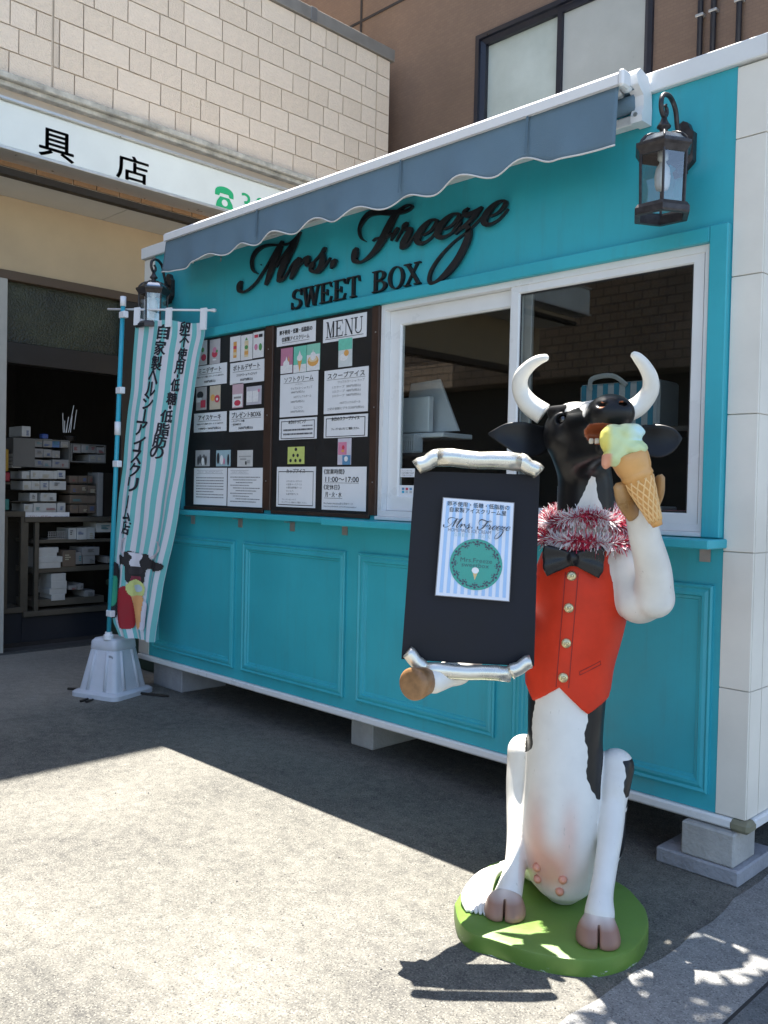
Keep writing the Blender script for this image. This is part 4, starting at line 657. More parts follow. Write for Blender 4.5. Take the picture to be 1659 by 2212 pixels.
# sliding window
sw = obj('window_frame', MB().frame(-3.385,1.3205,-1.5665,2.4405,[(0,-.08),(0,.006),(.028,.006),(.030,-.02),(.030,-.08)], YF), WHITE_MET, kx)
ls = obj('sash', MB().frame(-3.354,1.352,-2.49,2.409,[(0,-.062),(0,-.034),(.072,-.034),(.08,-.042),(.08,-.062)], YF), WHITE_MET, kx)
obj('pane', MB().box(-3.276,YF+.047,1.43,-2.568,YF+.050,2.331), GLASS, ls)
rs = obj('sash', MB().frame(-2.535,1.345,-1.600,2.424,[(0,-.03),(0,.0),(.042,.0),(.047,-.006),(.047,-.030)], YF), WHITE_MET, kx)
obj('pane', MB().box(-2.489,YF+.014,1.391,-1.646,YF+.017,2.378), GLASS, rs)
obj('gasket', MB().frame(-2.4885,1.3915,-1.6465,2.3775,[(0,-.0125),(.008,-.0115),(.008,-.0135)], YF), k('black_rubber', (.02,.02,.02), .6), rs)
obj('inner_jamb', MB().box(-2.487,YF+.035,1.393,-2.44,YF+.055,2.376,.003), k('grey_aluminium', (.3,.3,.3), .4, .3), rs)
obj('sill', MB().box(-3.384,YF-.03,1.301,-1.568,YF+.02,1.3195,.003), WHITE_MET, kx)
# concrete blocks
def block(x0, y0, x1, y1, z1, lab, m=CONC, z0=0.): return tag(obj('concrete_block', MB().box(x0,y0,z0,x1,y1,z1,.006), m), lab, 'block', 'concrete blocks under the kiosk')
block(-3.70,3.47,-3.52,3.86,.194,'pale concrete block under the middle of the kiosk front')
block(-1.60,3.285,-1.39,3.48,.19,'pale upright concrete block under the right front corner',z0=.062)
block(-5.78,3.42,-5.40,3.80,.194,'dusky concrete block under the left front corner',SLAB)
tag(obj('paving_slab', MB().box(-1.70,3.275,0,-1.365,3.62,.061,.006), SLAB), 'flat blue grey slab beneath the right corner block', 'slab')
block(-3.70,5.2,-3.3,5.5,.194,'concrete block under the rear middle of the kiosk'); block(-1.75,5.2,-1.45,5.5,.194,'concrete block under the rear right corner'); block(-5.75,5.2,-5.4,5.5,.194,'concrete block under the rear left corner')
# lettering on the kiosk
sgn = thing('script_sign', 'raised black script lettering reading Mrs. Freeze on the kiosk front', 'lettering', (-3.6, YF, 2.5))
fk = lambda a, b, d=0: (a, YF-.012-d, b)
obj('letters', put_strokes(MB(), SCRIPT_STROKES, fk, .016), BLACKL, sgn)
for x, z in ((-4.45,2.83),(-3.35,2.83),(-2.70,2.78)): obj('mounting_pin', MB().tube([(x,YF,z),(x,YF-.012,z)], .003, 6), BLACKL, sgn)
for i, (ch, a, b) in enumerate(SWEET_BOX):
    o = obj('capital_letter', put_serif(MB(), ch, a, 2.513, b, 2.626, lambda p, q, d=0: (p, YF-.001-d, q), .018), BLACKL)
    tag(o, 'raised black capital %s of %s under the script sign' % (ch if i != 3 else 'second E', 'SWEET' if i < 5 else 'BOX') if i != 2 else 'raised black capital first E of SWEET under the script sign', 'letter', 'capital letters on the kiosk')
# ------------------------------------------------------------------ awning
aw = thing('awning', 'retracted grey awning with white bar and scalloped valance on the kiosk', 'awning', (-3.5, 3.2, 2.85))
ax0, ax1 = -5.20, -1.868
AWF = k('grey_awning_fabric', (.125,.20,.262), .8, var=.10, nscale=3, bump=.25, bscale=260)
WPW = k('white_powder_coat', (.80,.80,.81), .35, var=.02)
obj('front_bar', MB().prism([(3.10,3.062),(3.145,3.060),(3.15,3.09),(3.135,3.112),(3.112,3.114),(3.098,3.10)], lambda a, b, d: (d, a, b), ax0, -1.862), WPW, aw)
obj('bar_cap', MB().box(-1.8615,3.095,3.052,-1.835,3.155,3.118,.012), WPW, aw)
hx = [-5.20,-5.10,-4.94,-4.84,-4.70,-4.52,-4.37,-4.20,-4.045,-3.86,-3.695,-3.51,-3.36,-3.16,-3.01,-2.83,-2.665,-2.47,-2.325,-2.15,-2.02,ax1]
hz = [2.872,2.856,2.848,2.872,2.894,2.858,2.900,2.860,2.906,2.862,2.914,2.858,2.900,2.850,2.884,2.844,2.896,2.848,2.894,2.838,2.832,2.829]
nu, nv = 160, 10; V = []; F = []
for i in range(nu+1):
    x = ax0+(ax1-ax0)*i/nu; j = max(0, min(len(hx)-2, int(np.searchsorted(hx, x))-1)); t = (x-hx[j])/(hx[j+1]-hx[j]); t = (1-math.cos(math.pi*max(0,min(1,t))))/2
    zb = hz[j]+(hz[j+1]-hz[j])*t
    for q in range(nv+1):
        v = q/nv; flare = .045*v*math.exp(-((x-ax0)/.12)**2)
        y = 3.118-.010*v*math.sin(x*9.1+1)*.8-.006*v*math.sin(x*23)-.008*v
        V.append((x-flare, y, 3.063+(zb-3.063)*v))
for i in range(nu):
    for q in range(nv): a = i*(nv+1)+q; F.append((a,a+1,a+nv+2,a+nv+1))
val = obj('valance', (V, F), AWF, aw, True); val.modifiers.new('s', 'SOLIDIFY').thickness = .0015
hem = [V[i*(nv+1)+nv] for i in range(nu+1)]
obj('hem_piping', MB().tube([(p[0],p[1]-.001,p[2]-.001) for p in hem], .0042, 6), k('pale_piping', (.70,.68,.66), .6), val, True)
for x in (-4.2,-3.05,-2.3): obj('seam', MB().add([(x,3.104,3.06),(x+.012,3.104,3.06),(x+.012,3.094,2.90),(x,3.094,2.90)], [(0,1,2,3)]), k('seam_fabric', (.10,.165,.22), .85), val)
obj('fabric_top', MB().add([(ax0,3.14,3.104),(ax1,3.14,3.104),(ax1,3.315,3.075),(ax0,3.315,3.075)], [(0,1,2,3)]), AWF, aw)
obj('roller', MB().tube([(ax0,3.275,3.05),(-1.88,3.275,3.05)], .035, 14), AWF, aw, True)
obj('wall_bar', MB().box(ax0-.02,3.285,2.972,-1.895,3.338,3.012,.004), WPW, aw)
obj('end_bracket', MB().prism([(3.335,2.965),(3.26,2.965),(3.255,2.99),(3.27,3.03),(3.265,3.07),(3.22,3.10),(3.205,3.135),(3.235,3.165),(3.30,3.15),(3.33,3.10),(3.337,3.03)], lambda a, b, d: (d, a, b), -1.893, -1.842), WPW, aw)
obj('end_bracket', MB().prism([(3.335,2.965),(3.26,2.965),(3.255,2.99),(3.27,3.03),(3.265,3.07),(3.24,3.09),(3.30,3.10),(3.337,3.03)], lambda a, b, d: (d, a, b), ax0-.03, ax0-.002), WPW, aw)
obj('bracket_screw', MB().tube([(-1.87,3.262,2.995),(-1.87,3.252,2.995)], .009, 10), GREY_MET, aw)
obj('arm_knuckle', MB().lathe([(0,0),(.030,.0),(.034,.008),(.034,.024),(.028,.032),(0,.032)], 18, (-1.902,3.205,3.105), (1,0,0)).tube([(-1.94,3.17,3.085),(-1.90,3.205,3.10)], .02, 10), WPW, aw, True)
obj('folded_arm', MB().tube([(-1.9,3.20,3.07),(-2.6,3.20,3.065)], .018, 10), GREY_MET, aw, True)
obj('crank_hook', MB().tube([(-4.76,3.25,2.98),(-4.76,3.25,2.90),(-4.755,3.245,2.885),(-4.745,3.24,2.90)], .004, 6), GREY_MET, aw, True)
# ------------------------------------------------------------------ wall lanterns
def lantern(cx, cy, bx, lab):
    t = thing('wall_lantern', lab, 'lantern', (bx, YF, 2.75), 'wall lanterns on the kiosk')
    R6 = 0.0
    obj('back_plate', MB().prism([(bx-.045,2.775),(bx,2.735),(bx+.045,2.775),(bx+.045,2.885),(bx+.030,2.90),(bx+.02,2.925),(bx,2.937),(bx-.02,2.925),(bx-.030,2.90),(bx-.045,2.885)], lambda a, b, d: (a, YF-d, b), 0.0, .03), DARKIRON, t)
    mid = ((bx+cx)/2, (YF+cy)/2)
    def P(s, z): return (bx+(cx-bx)*s, YF+(cy-YF)*s, z)
    arm = spline([P(.12,2.845),P(.30,2.86),P(.42,2.90),P(.52,2.955),P(.72,2.985),P(.96,2.984),P(1.12,2.962),P(1.14,2.925),P(1.04,2.90),P(.93,2.908),P(.90,2.93),P(.97,2.943)], 5)
    obj('scroll_arm', MB().tube([tuple(p) for p in arm], [.0095]*(len(arm)-8)+[.0085,.008,.0075,.007,.0065,.006,.007,.009], 9), DARKIRON, t, True)
    obj('lower_brace', MB().prism([(.0,2.78),(.0,2.735),(.35,2.70),(.45,2.72)], lambda a, b, d: (bx+(cx-bx)*a+d, YF+(cy-YF)*a, b), -.012, .012), DARKIRON, t)
    obj('finial', MB().lathe([(0,2.90),(.010,2.898),(.012,2.885),(.018,2.872),(.026,2.862),(.026,2.856),(.016,2.85),(.014,2.84),(.022,2.832),(.024,2.826),(0,2.826)], 14, (cx,cy,0)), DARKIRON, t, True)
    dome = [(.024,2.830),(.055,2.824),(.078,2.812),(.093,2.795),(.098,2.778)]
    obj('dome', MB().lathe(dome, 6, (cx,cy,0), rot=R6), k('dome_metal_glass', (.30,.33,.36), .16, .9, var=.1), t)
    rb = MB()
    for q in range(6):
        w = R6+q*math.pi/3; rb.tube([(cx+r*1.01*math.cos(w), cy+r*1.01*math.sin(w), z+.002) for r, z in dome], .0045, 6)
    obj('dome_rib', rb, DARKIRON, t, True)
    obj('upper_ring', MB().lathe([(.088,2.742),(.096,2.742),(.108,2.762),(.116,2.772),(.116,2.783),(.10,2.785),(.09,2.784),(.088,2.742)], 6, (cx,cy,0), rot=R6, caps=False), DARKIRON, t)
    for q in range(6):
        w = R6+q*math.pi/3; obj('post', MB().tube([(cx+.095*math.cos(w), cy+.095*math.sin(w), 2.748),(cx+.090*math.cos(w), cy+.090*math.sin(w), 2.55)], .0055, 6), DARKIRON, t)
        w2 = w+math.pi/3
        a, b = (cx+.092*math.cos(w), cy+.092*math.sin(w)), (cx+.092*math.cos(w2), cy+.092*math.sin(w2)); a2, b2 = (cx+.087*math.cos(w), cy+.087*math.sin(w)), (cx+.087*math.cos(w2), cy+.087*math.sin(w2))
        obj('pane', MB().add([(*a2,2.56),(*b2,2.56),(*b,2.745),(*a,2.745)], [(0,1,2,3)]), LGLASS, t)
    obj('lower_ring', MB().lathe([(.090,2.515),(.112,2.515),(.114,2.522),(.114,2.540),(.102,2.556),(.090,2.558),(.088,2.55),(.090,2.515)], 6, (cx,cy,0), rot=R6, caps=False), DARKIRON, t)
    obj('bulb', MB().lathe([(0,2.765),(.02,2.765),(.02,2.735),(.012,2.728),(.014,2.72),(.026,2.70),(.030,2.67),(.027,2.635),(.022,2.622),(0,2.618)], 16, (cx,cy,0)), k('bulb_white', (.8,.8,.76), .3), t, True)
lantern(-1.682, 3.14, -1.692, 'dark bronze glass lantern at the right end of the kiosk front')
lantern(-5.385, 3.14, -5.49, 'dark bronze glass lantern behind the banner at the left end')
# ------------------------------------------------------------------ menu board and sheets
mbd = thing('menu_board', 'long black menu board in a dark brown frame beside the serving window', 'board', (-4.3, YF, 1.33))
obj('panel', MB().box(-5.252,YF-.010,1.325,-4.378,YF-.001,2.436).box(-4.298,YF-.010,1.325,-3.443,YF-.001,2.436), BLACKP, mbd)
for (a, b) in ((-4.377,-4.299),(-3.442,-3.387)): obj('frame_post', MB().box(a,YF-.022,1.322,b,YF-.001,2.4395,.003), BROWN, mbd)
obj('frame_rail', MB().box(-5.258,YF-.016,1.303,-4.378,YF-.002,1.3245,.002).box(-4.298,YF-.016,1.303,-3.443,YF-.002,1.3245,.002), BROWN, mbd)
for x in (-3.41,-4.34):
    for z in (1.5,1.9,2.3): obj('screw', MB().tube([(x,YF-.022,z),(x,YF-.025,z)], .004, 6), GREY_MET, mbd)
YS = YF-.0135
RULE = 'rule'
def sheet(key, lab, lines, cat='notice', extra=None):
    x0, z0, x1, z1 = SHEETS[key]
    t = thing('menu_sheet', lab, cat, ((x0+x1)/2, YS, z0), 'menu sheets on the black board')
    obj('paper', MB().box(x0,YS,z0,x1,YS+.002,z1), PAPER, t)
    f = lambda a, b, d=0: (x0+a*(x1-x0), YS-.0012-d, z0+b*(z1-z0))
    big, small = MB(), MB()
    for i, ln in enumerate(lines):
        s, a0, b0, a1, b1 = ln[:5]
        tgt = big if (b1-b0) > .075 or (len(ln) > 5 and ln[5]) else small
        if s == RULE: tgt.add([f(a0,b0,.0002),f(a1,b0,.0002),f(a1,b1,.0002),f(a0,b1,.0002)], [(0,1,2,3)])
        elif s == 'dash':
            a = a0
            while a < a1: w = random.uniform(.012,.03); tgt.add([f(a,b0),f(min(a+w,a1),b0),f(min(a+w,a1),b1),f(a,b1)], [(0,1,2,3)]); a += w+random.uniform(.006,.012)
        else: obj('lettering' if tgt is big else 'small_print', put_text(MB(), s, a0, b0, a1, b1, f, .012 if tgt is big else .0), INK if tgt is big else GREYINK, t)
    if big.v: obj('ruled_line', big, INK, t)
    if small.v: obj('fine_print', small, GREYINK, t)['kind'] = 'stuff'
    return t, f
t, f = sheet('menu', 'white sheet headed MENU at the top right of the board', [(RULE,.06,.115,.94,.135,1)])
mb = MB()
for i, ch in enumerate('MENU'): put_serif(mb, ch, .08+i*.215, .18, .08+i*.215+.195, .86, f)
obj('heading', mb, INK, t)
sheet('intro', 'white introduction sheet left of the MENU sheet', [('卵不使用・低糖・低脂肪の',.08,.56,.92,.80,1),('自家製アイスクリーム',.15,.2,.85,.44,1),(RULE,.15,.13,.85,.145,1)])
sheet('soft', 'tall price sheet under the three soft cream pictures', [('ソフトクリーム',.12,.81,.88,.93),(RULE,.1,.785,.9,.792,1),('(ミルク)',.42,.72,.60,.76),('ワッフルコーン or カップ',.30,.62,.86,.68),('380円(税込)',.30,.53,.66,.59),('HOTワッフルボール',.38,.42,.84,.48),('580円(税込)',.30,.31,.66,.37),('ミニソフト',.38,.17,.62,.23),('200円(税込)',.30,.08,.66,.14)])
sheet('scoop', 'tall price sheet of scoop ices on the right of the board', [('スクープアイス',.08,.80,.92,.93),(RULE,.06,.775,.94,.782,1),('ワッフルコーン or カップ',.32,.68,.92,.74),('1スクープ  380円(税込)',.2,.56,.84,.63),('2スクープ  480円(税込)',.2,.46,.84,.53),('3スクープ  580円(税込)',.2,.36,.84,.43),('HOTワッフルボール',.38,.2,.84,.26),('上記の金額にプラス200円(税込)',.08,.07,.92,.14)])
BORD = lambda i, w: [(RULE,i,i*.9,1-i,i*.9+w,1),(RULE,i,1-i*2.2-w,1-i,1-i*2.2,1),(RULE,i,i*.9,i+w*.5,1-i*2.2,1),(RULE,1-i-w*.5,i*.9,1-i,1-i*2.2,1)]
sheet('topping', 'wide bordered toppings notice below the soft cream prices', BORD(.05,.03)+[('本日のトッピング',.25,.74,.72,.92,1),('dash',.62,.60,.9,.66),('dash',.12,.42,.9,.50),('dash',.12,.22,.9,.30)])
sheet('today', 'wide bordered notice below the scoop ice prices', BORD(.05,.03)+[('本日のスクープアイス',.18,.76,.82,.94,1),('フレーバーはレジにてご確認ください。',.18,.34,.82,.45)])
sheet('cup', 'tall bordered cup ice list at the lower left of the right board', BORD(.05,.018)+[('カップアイス',.26,.84,.74,.95,1),('☆ミルクベースアイス',.26,.62,.66,.67),('☆豆乳ベースアイス',.26,.54,.66,.59),('☆還元麦芽糖アイス',.26,.46,.66,.51),('☆ソルベ',.26,.38,.45,.43),('☆愛犬用アイス',.26,.30,.58,.35),('フレーバーはレジにて',.15,.17,.52,.21),('カップアイス一覧表でご確認ください。',.15,.10,.80,.14)])
sheet('hours', 'tall opening hours sheet at the bottom right of the board', [('《営業時間》',.04,.83,.52,.95,1),('11:00〜17:00',.08,.65,.84,.77,1),(RULE,.06,.625,.84,.632,1),('《定休日》',.04,.47,.42,.59,1),('月・火・水',.08,.30,.46,.42,1),(RULE,.06,.27,.48,.277,1),('Mrs.Freeze sweetbox店公式FBページ',.05,.13,.72,.18),('https://www.facebook.com/mrsfreezesweetbox/',.05,.06,.80,.10)])
sheet('mini', 'mini dessert price sheet half hidden by the banner', [('ミニデザート',.16,.62,.84,.88,1),(RULE,.15,.56,.86,.575,1),('内容はレジにてご確認ください。オーダー品あります。',.1,.40,.92,.48),('500円(税込)',.33,.12,.67,.26)])
sheet('bottle', 'bottle dessert price sheet under three tall pictures', [('ボトルデザート',.1,.62,.88,.88,1),(RULE,.09,.56,.9,.575,1),('ストロベリー or チョコナッツ',.2,.34,.8,.46),('850円(税込)',.32,.1,.68,.24)])
sheet('cake', 'ice cake price sheet near the banner edge', [('アイスケーキ',.14,.62,.84,.88,1),(RULE,.13,.56,.85,.575,1),('内容はレジにてご確認ください。オーダー品あります。',.1,.38,.92,.46),('1300円〜2600円(税込)',.16,.1,.84,.24)])
sheet('box6', 'present box price sheet right of the ice cake sheet', [('プレゼントBOX6',.08,.64,.92,.90,1),(RULE,.07,.58,.93,.595,1),('・カップアイス6個',.08,.44,.45,.54),('・保冷剤付き',.08,.28,.36,.38),('2600円(税込)',.28,.07,.70,.22)])
sheet('story', 'closely printed story sheet at the bottom left of the board', BORD(.03,.004)[:0]+[(RULE,.10,.845,.9,.85,1),(RULE,.10,.935,.9,.94,1),('ミセスフリーズのこだわりのアイスクリーム',.14,.87,.86,.915)]+[('dash',.08,.72-.075*i,.92-.3*(i in (5,)),.745-.075*i) for i in range(8)])
sheet('history', 'closely printed history sheet beside the story sheet', [(RULE,.08,.845,.6,.85,1),(RULE,.08,.935,.6,.94,1),('ミセスフリーズのヒストリー',.11,.87,.57,.915)]+[('dash',.08+.08*(i%3),.75-.07*i,.92-.1*(i%4),.772-.07*i) for i in range(10)])
# small printed pictures: flat colour areas on photo paper
def picture(key, lab, bgc, blobs):
    x0, z0, x1, z1 = SHEETS[key]
    t = thing('photo_print', lab, 'photo', ((x0+x1)/2, YS, z0), 'photo prints on the black board')
    obj('paper', MB().box(x0,YS,z0,x1,YS+.002,z1), k('print_%s' % key, bgc, .4, var=.08, nscale=25), t)
    for i, (c, cx, cz, rx, rz, sh) in enumerate(blobs):
        f = lambda a, b: (x0+a*(x1-x0), YS-.001-.0004*i, z0+b*(z1-z0))
        P = {'e': ell(cx,cz,rx,rz,16), 'r': [(cx-rx,cz-rz),(cx+rx,cz-rz),(cx+rx,cz+rz),(cx-rx,cz+rz)], 't': [(cx-rx,cz+rz),(cx,cz-rz),(cx+rx,cz+rz)], 'a': [(cx-rx,cz-rz),(cx+rx,cz-rz),(cx,cz+rz)]}[sh]
        obj('print', MB().add([f(a, b) for a, b in P], [tuple(range(len(P)))]), k('ink_%d_%d_%d' % tuple(int(q*50) for q in c), c, .5, var=.12, nscale=60), t)
W_ = (.75,.74,.74); PK = (.62,.22,.34); MT = (.16,.55,.42); OR = (.70,.36,.10); RD = (.55,.05,.09); GN = (.10,.30,.10); CR = (.72,.58,.36); BKk = (.03,.03,.035); BL = (.10,.25,.42); YG = (.55,.62,.18)
picture('p_cup', 'picture of soft cream in a cup on pink', (.50,.20,.30), [(W_,.5,.16,.5,.16,'r'),(W_,.48,.36,.26,.16,'e'),(W_,.5,.55,.12,.12,'a'),(OR,.7,.58,.06,.12,'a')])
picture('p_cone', 'picture of a soft cream cone on mint', MT, [(W_,.5,.15,.5,.15,'r'),(OR,.5,.25,.18,.24,'t'),(W_,.5,.55,.22,.12,'e'),(W_,.5,.72,.14,.12,'a')])
picture('p_bowl', 'picture of soft cream in a waffle bowl', (.25,.58,.45), [(W_,.5,.3,.5,.3,'r'),(OR,.5,.36,.42,.2,'e'),(CR,.5,.42,.34,.10,'e'),(W_,.5,.54,.22,.16,'e'),(W_,.5,.70,.08,.1,'a')])
picture('p_scoop', 'picture of an orange scoop in a white dish below MENU', (.62,.66,.66), [(MT,.5,.8,.5,.2,'r'),(W_,.4,.34,.3,.13,'e'),(OR,.6,.48,.18,.11,'e')])
picture('p_green', 'small yellow green picture with five black bottles', YG, [(BKk,.5,.85,.08,.1,'e'),(BKk,.36,.5,.07,.1,'e'),(BKk,.62,.5,.07,.1,'e'),(BKk,.2,.2,.07,.1,'e'),(BKk,.5,.2,.07,.1,'e'),(BKk,.78,.2,.07,.1,'e')])
picture('p_tall', 'tall pink picture of a parfait above the opening hours', (.58,.55,.62), [(PK,.36,.62,.32,.24,'r'),(RD,.42,.66,.1,.08,'e'),(OR,.4,.52,.12,.05,'e'),(BL,.68,.18,.3,.18,'r'),(W_,.66,.22,.14,.1,'e')])
picture('p_a', 'dessert glass picture mostly behind the banner', (.6,.58,.58), [(RD,.7,.3,.25,.14,'e'),(GN,.6,.62,.14,.1,'e')])
picture('p_berry', 'picture of red berries in a glass dish', (.50,.46,.47), [(RD,.5,.40,.28,.15,'e'),(PK,.5,.56,.2,.12,'e'),(GN,.72,.5,.1,.06,'e'),(W_,.5,.16,.2,.03,'e')])
picture('p_b1', 'picture of a tall strawberry bottle dessert', W_, [(OR,.5,.46,.16,.32,'r'),(RD,.5,.55,.16,.06,'r'),(CR,.5,.3,.16,.06,'r')])
picture('p_b2', 'picture of a tall bottle dessert with green leaves', W_, [(CR,.5,.44,.17,.32,'r'),(OR,.5,.28,.17,.07,'r'),(GN,.5,.5,.15,.08,'e'),(GN,.5,.84,.12,.06,'a')])
picture('p_b3', 'picture with pink and black squares above the bottle sheet', W_, [(RD,.3,.84,.18,.06,'r'),(BKk,.72,.84,.18,.06,'r'),(PK,.3,.42,.16,.12,'e'),(GN,.72,.4,.15,.14,'e')])
picture('p_c1', 'picture of dark and red glass desserts by the banner', (.45,.42,.42), [(BKk,.4,.66,.32,.16,'e'),(W_,.3,.44,.26,.1,'r'),(RD,.7,.26,.24,.16,'r')])
picture('p_c2', 'picture of two small fruit tarts on cream', (.55,.47,.36), [(OR,.3,.50,.22,.14,'e'),(RD,.72,.44,.24,.16,'e'),(W_,.72,.42,.1,.06,'e')])
picture('p_d1', 'picture of a pink gift box of red ices', (.58,.40,.45), [(W_,.5,.3,.46,.26,'r'),(RD,.5,.2,.3,.12,'e'),(GREYC:=(.3,.28,.28),.5,.42,.34,.04,'r')])
picture('p_d2', 'pale grey picture of a white gift box', (.52,.50,.55), [(W_,.42,.45,.38,.3,'r'),((.4,.39,.42),.42,.45,.01,.3,'r'),(PK,.84,.74,.07,.09,'e')])
picture('p_e1', 'black and white group picture nearest the banner', (.42,.42,.43), [(BKk,.2+.14*i,.35+.1*(i%2),.06,.3,'e') for i in range(5)]+[(W_,.55,.3,.1,.25,'e')])
picture('p_e2', 'bluish group picture in the middle of the lower row', (.33,.47,.52), [(BKk,.15,.5,.1,.35,'e'),(W_,.4,.4,.12,.3,'e'),(BKk,.86,.4,.07,.36,'e'),(PK,.58,.3,.06,.2,'e')])
picture('p_e3', 'pale newspaper clipping at the right of the lower row', (.58,.58,.57), [((.35,.35,.35),.5,.62,.4,.03,'r'),((.35,.35,.35),.4,.45,.2,.05,'r'),(BKk,.58,.22,.05,.1,'r'),((.4,.4,.4),.75,.3,.1,.1,'r')])
# stickers and goods behind the serving window
sk = thing('card_sticker', 'small white notice sticker on the left window pane', 'sticker', (-3.2, YF+.04, 1.53))
obj('paper', MB().box(-3.268,YF+.0445,1.530,-3.165,YF+.046,1.575), PAPER, sk)
ff_ = lambda a, b, d=0: (a, YF+.0438-d, b)
mb = MB(); put_text(mb,'クレジットカードは',-3.26,1.559,-3.185,1.568,ff_); put_text(mb,'お会計金額が2000円',-3.26,1.547,-3.17,1.556,ff_); put_text(mb,'ご利用いただけます',-3.26,1.535,-3.18,1.544,ff_); obj('lettering', mb, GREYINK, sk)
sk = thing('payment_sticker', 'white payment card sticker low on the left window pane', 'sticker', (-3.2, YF+.04, 1.43))
obj('paper', MB().box(-3.273,YF+.0445,1.432,-3.166,YF+.046,1.487), PAPER, sk)
for i, (x, z, c) in enumerate(((-3.245,1.468,BL),(-3.218,1.468,RD),(-3.190,1.468,BL),(-3.245,1.452,(.05,.4,.6)),(-3.218,1.452,(.5,.55,.58)),(-3.19,1.452,(.5,.5,.5)))):
    obj('emblem', MB().add([(x-.009,YF+.0438,z-.006),(x+.009,YF+.0438,z-.006),(x+.009,YF+.0438,z+.006),(x-.009,YF+.0438,z+.006)], [(0,1,2,3)]), k('emblem_%d' % i, c, .5), sk)
GW = k('grey_white_board', (.66,.66,.67), .5, var=.05)
o = obj('leaning_board', MB().prism([(-3.56,1.79),(-3.14,1.79),(-3.34,2.09),(-3.56,2.08)], lambda a, b, d: (a, 3.70+d+(b-1.79)*.2, b), 0, .012), GW); tag(o, 'pale slanted board leaning inside the left window', 'board')
o = obj('paper_stack', MB().box(-3.56,3.62,1.785,-3.29,3.66,1.98,.004), k('paper_stack_white', (.80,.81,.82), .6)); tag(o, 'white upright paper stack inside the left window', 'paper')
o = obj('white_tray', MB().box(-3.6,3.60,1.752,-3.165,3.85,1.778,.004), WHITE_PL); tag(o, 'thin white tray below the leaning board', 'tray')
bs = thing('plastic_basket', 'white slotted plastic basket inside the left window', 'basket', (-3.42, 3.6, 1.66))
mb = MB(); mb.box(-3.56,3.55,1.668,-3.335,3.62,1.674).box(-3.56,3.545,1.755,-3.325,3.551,1.770).box(-3.56,3.545,1.668,-3.33,3.551,1.682)
for i in range(14): mb.box(-3.555+i*.017,3.5455,1.683,-3.545+i*.017,3.5505,1.754)
mb.box(-3.335,3.552,1.675,-3.33,3.62,1.768); obj('basket_wall', mb, WHITE_PL, bs)
o = obj('inner_shelf', MB().box(-3.62,3.5,1.645,-3.1,3.9,1.664), k('inner_shelf_dark', (.06,.05,.045), .5)); tag(o, 'dark shelf under the basket inside the left window', 'shelf')
cb_ = thing('cooler_bag', 'blue and white striped cooler bag behind the cow head in the right window', 'bag', (-2.25, 3.9, 1.7))
obj('bag_body', MB().box(-2.45,3.8,1.78,-2.02,4.0,2.0,.012), k('bag_grey_white', (.40,.42,.44), .6), cb_)
BLS = k('blue_stripe', (.03,.20,.30), .6)
for i in range(7): obj('stripe', MB().box(-2.435+i*.06,3.797,1.785,-2.408+i*.06,3.7985,1.995), BLS, cb_)
obj('handle', MB().tube([tuple(p) for p in spline([(-2.38,3.79,1.97),(-2.36,3.77,2.02),(-2.25,3.77,2.028),(-2.18,3.785,1.98)], 5)], .012, 6, flat=.4), k('bag_grey_white'), cb_)
o = obj('high_shelf', MB().box(-2.6,3.78,1.755,-1.6,4.2,1.778), k('inner_shelf_dark')); tag(o, 'dark shelf under the cooler bag in the right window', 'shelf')
for i, (x, c, w, h) in enumerate(((-2.1,(.5,.5,.5),.16,.05),(-1.95,(.45,.18,.22),.10,.035),(-1.82,(.6,.6,.6),.18,.06),(-2.5,(.55,.57,.58),.05,.14),(-2.3,(.4,.4,.42),.09,.10))):
    o = obj('counter_item', MB().box(x,3.7,1.361,x+w,3.85,1.361+h,.006), k('item_%d' % i, c, .5)); tag(o, ['low grey tray on the inner counter','small pink case on the inner counter','pale flat box at the right of the inner counter','upright white card on the inner counter','grey tub on the inner counter'][i], 'item')
# ------------------------------------------------------------------ banner flag and its water base
KB = .32
def by(x): return 3.0+KB*(x+5.6)
bn = thing('banner_flag', 'tall turquoise and white striped banner flag with black characters and a printed cow', 'banner', (-5.62, 3.0, 0))
Lz = np.array([p[1] for p in BANNER_L])[::-1]; Lx = np.array([p[0] for p in BANNER_L])[::-1]; Rz = np.array([p[1] for p in BANNER_R])[::-1]; Rx = np.array([p[0] for p in BANNER_R])[::-1]
def sm(z, Zs, Xs): return float(np.mean([np.interp(z+d, Zs, Xs) for d in (-.05,-.025,0,.025,.05)]))
def fold(u, v): return .016*math.sin(2*math.pi*(1.6*u+.25*v)+.6)*(.5+.7*v)+.009*math.sin(2*math.pi*(3.3*u-.5*v)+2)*(.4+v)-.012*math.exp(-((u-.05)/.08)**2)
NU, NV = 44, 80; V = []; F = []; UVs = []
zl0, zl1 = 2.588, .425; zr0, zr1 = 2.515, .412
def cloth(u, v, d=0.0):
    zl = zl0+(zl1-zl0)*v; zr = zr0+(zr1-zr0)*v
    sag = -.035*math.sin(math.pi*((u*2) % 1))*(1-v)**6
    xl = sm(zl, Lz, Lx); xr = sm(zr, Rz, Rx); x = xl+(xr-xl)*u
    return (x, by(x)+fold(u, v)-d, zl+(zr-zl)*u+sag*.4)
for j in range(NV+1):
    for i in range(NU+1): V.append(cloth(i/NU, j/NV)); UVs.append((i/NU, j/NV))
for j in range(NV):
    for i in range(NU): a = j*(NU+1)+i; F.append((a,a+1,a+NU+2,a+NU+1))
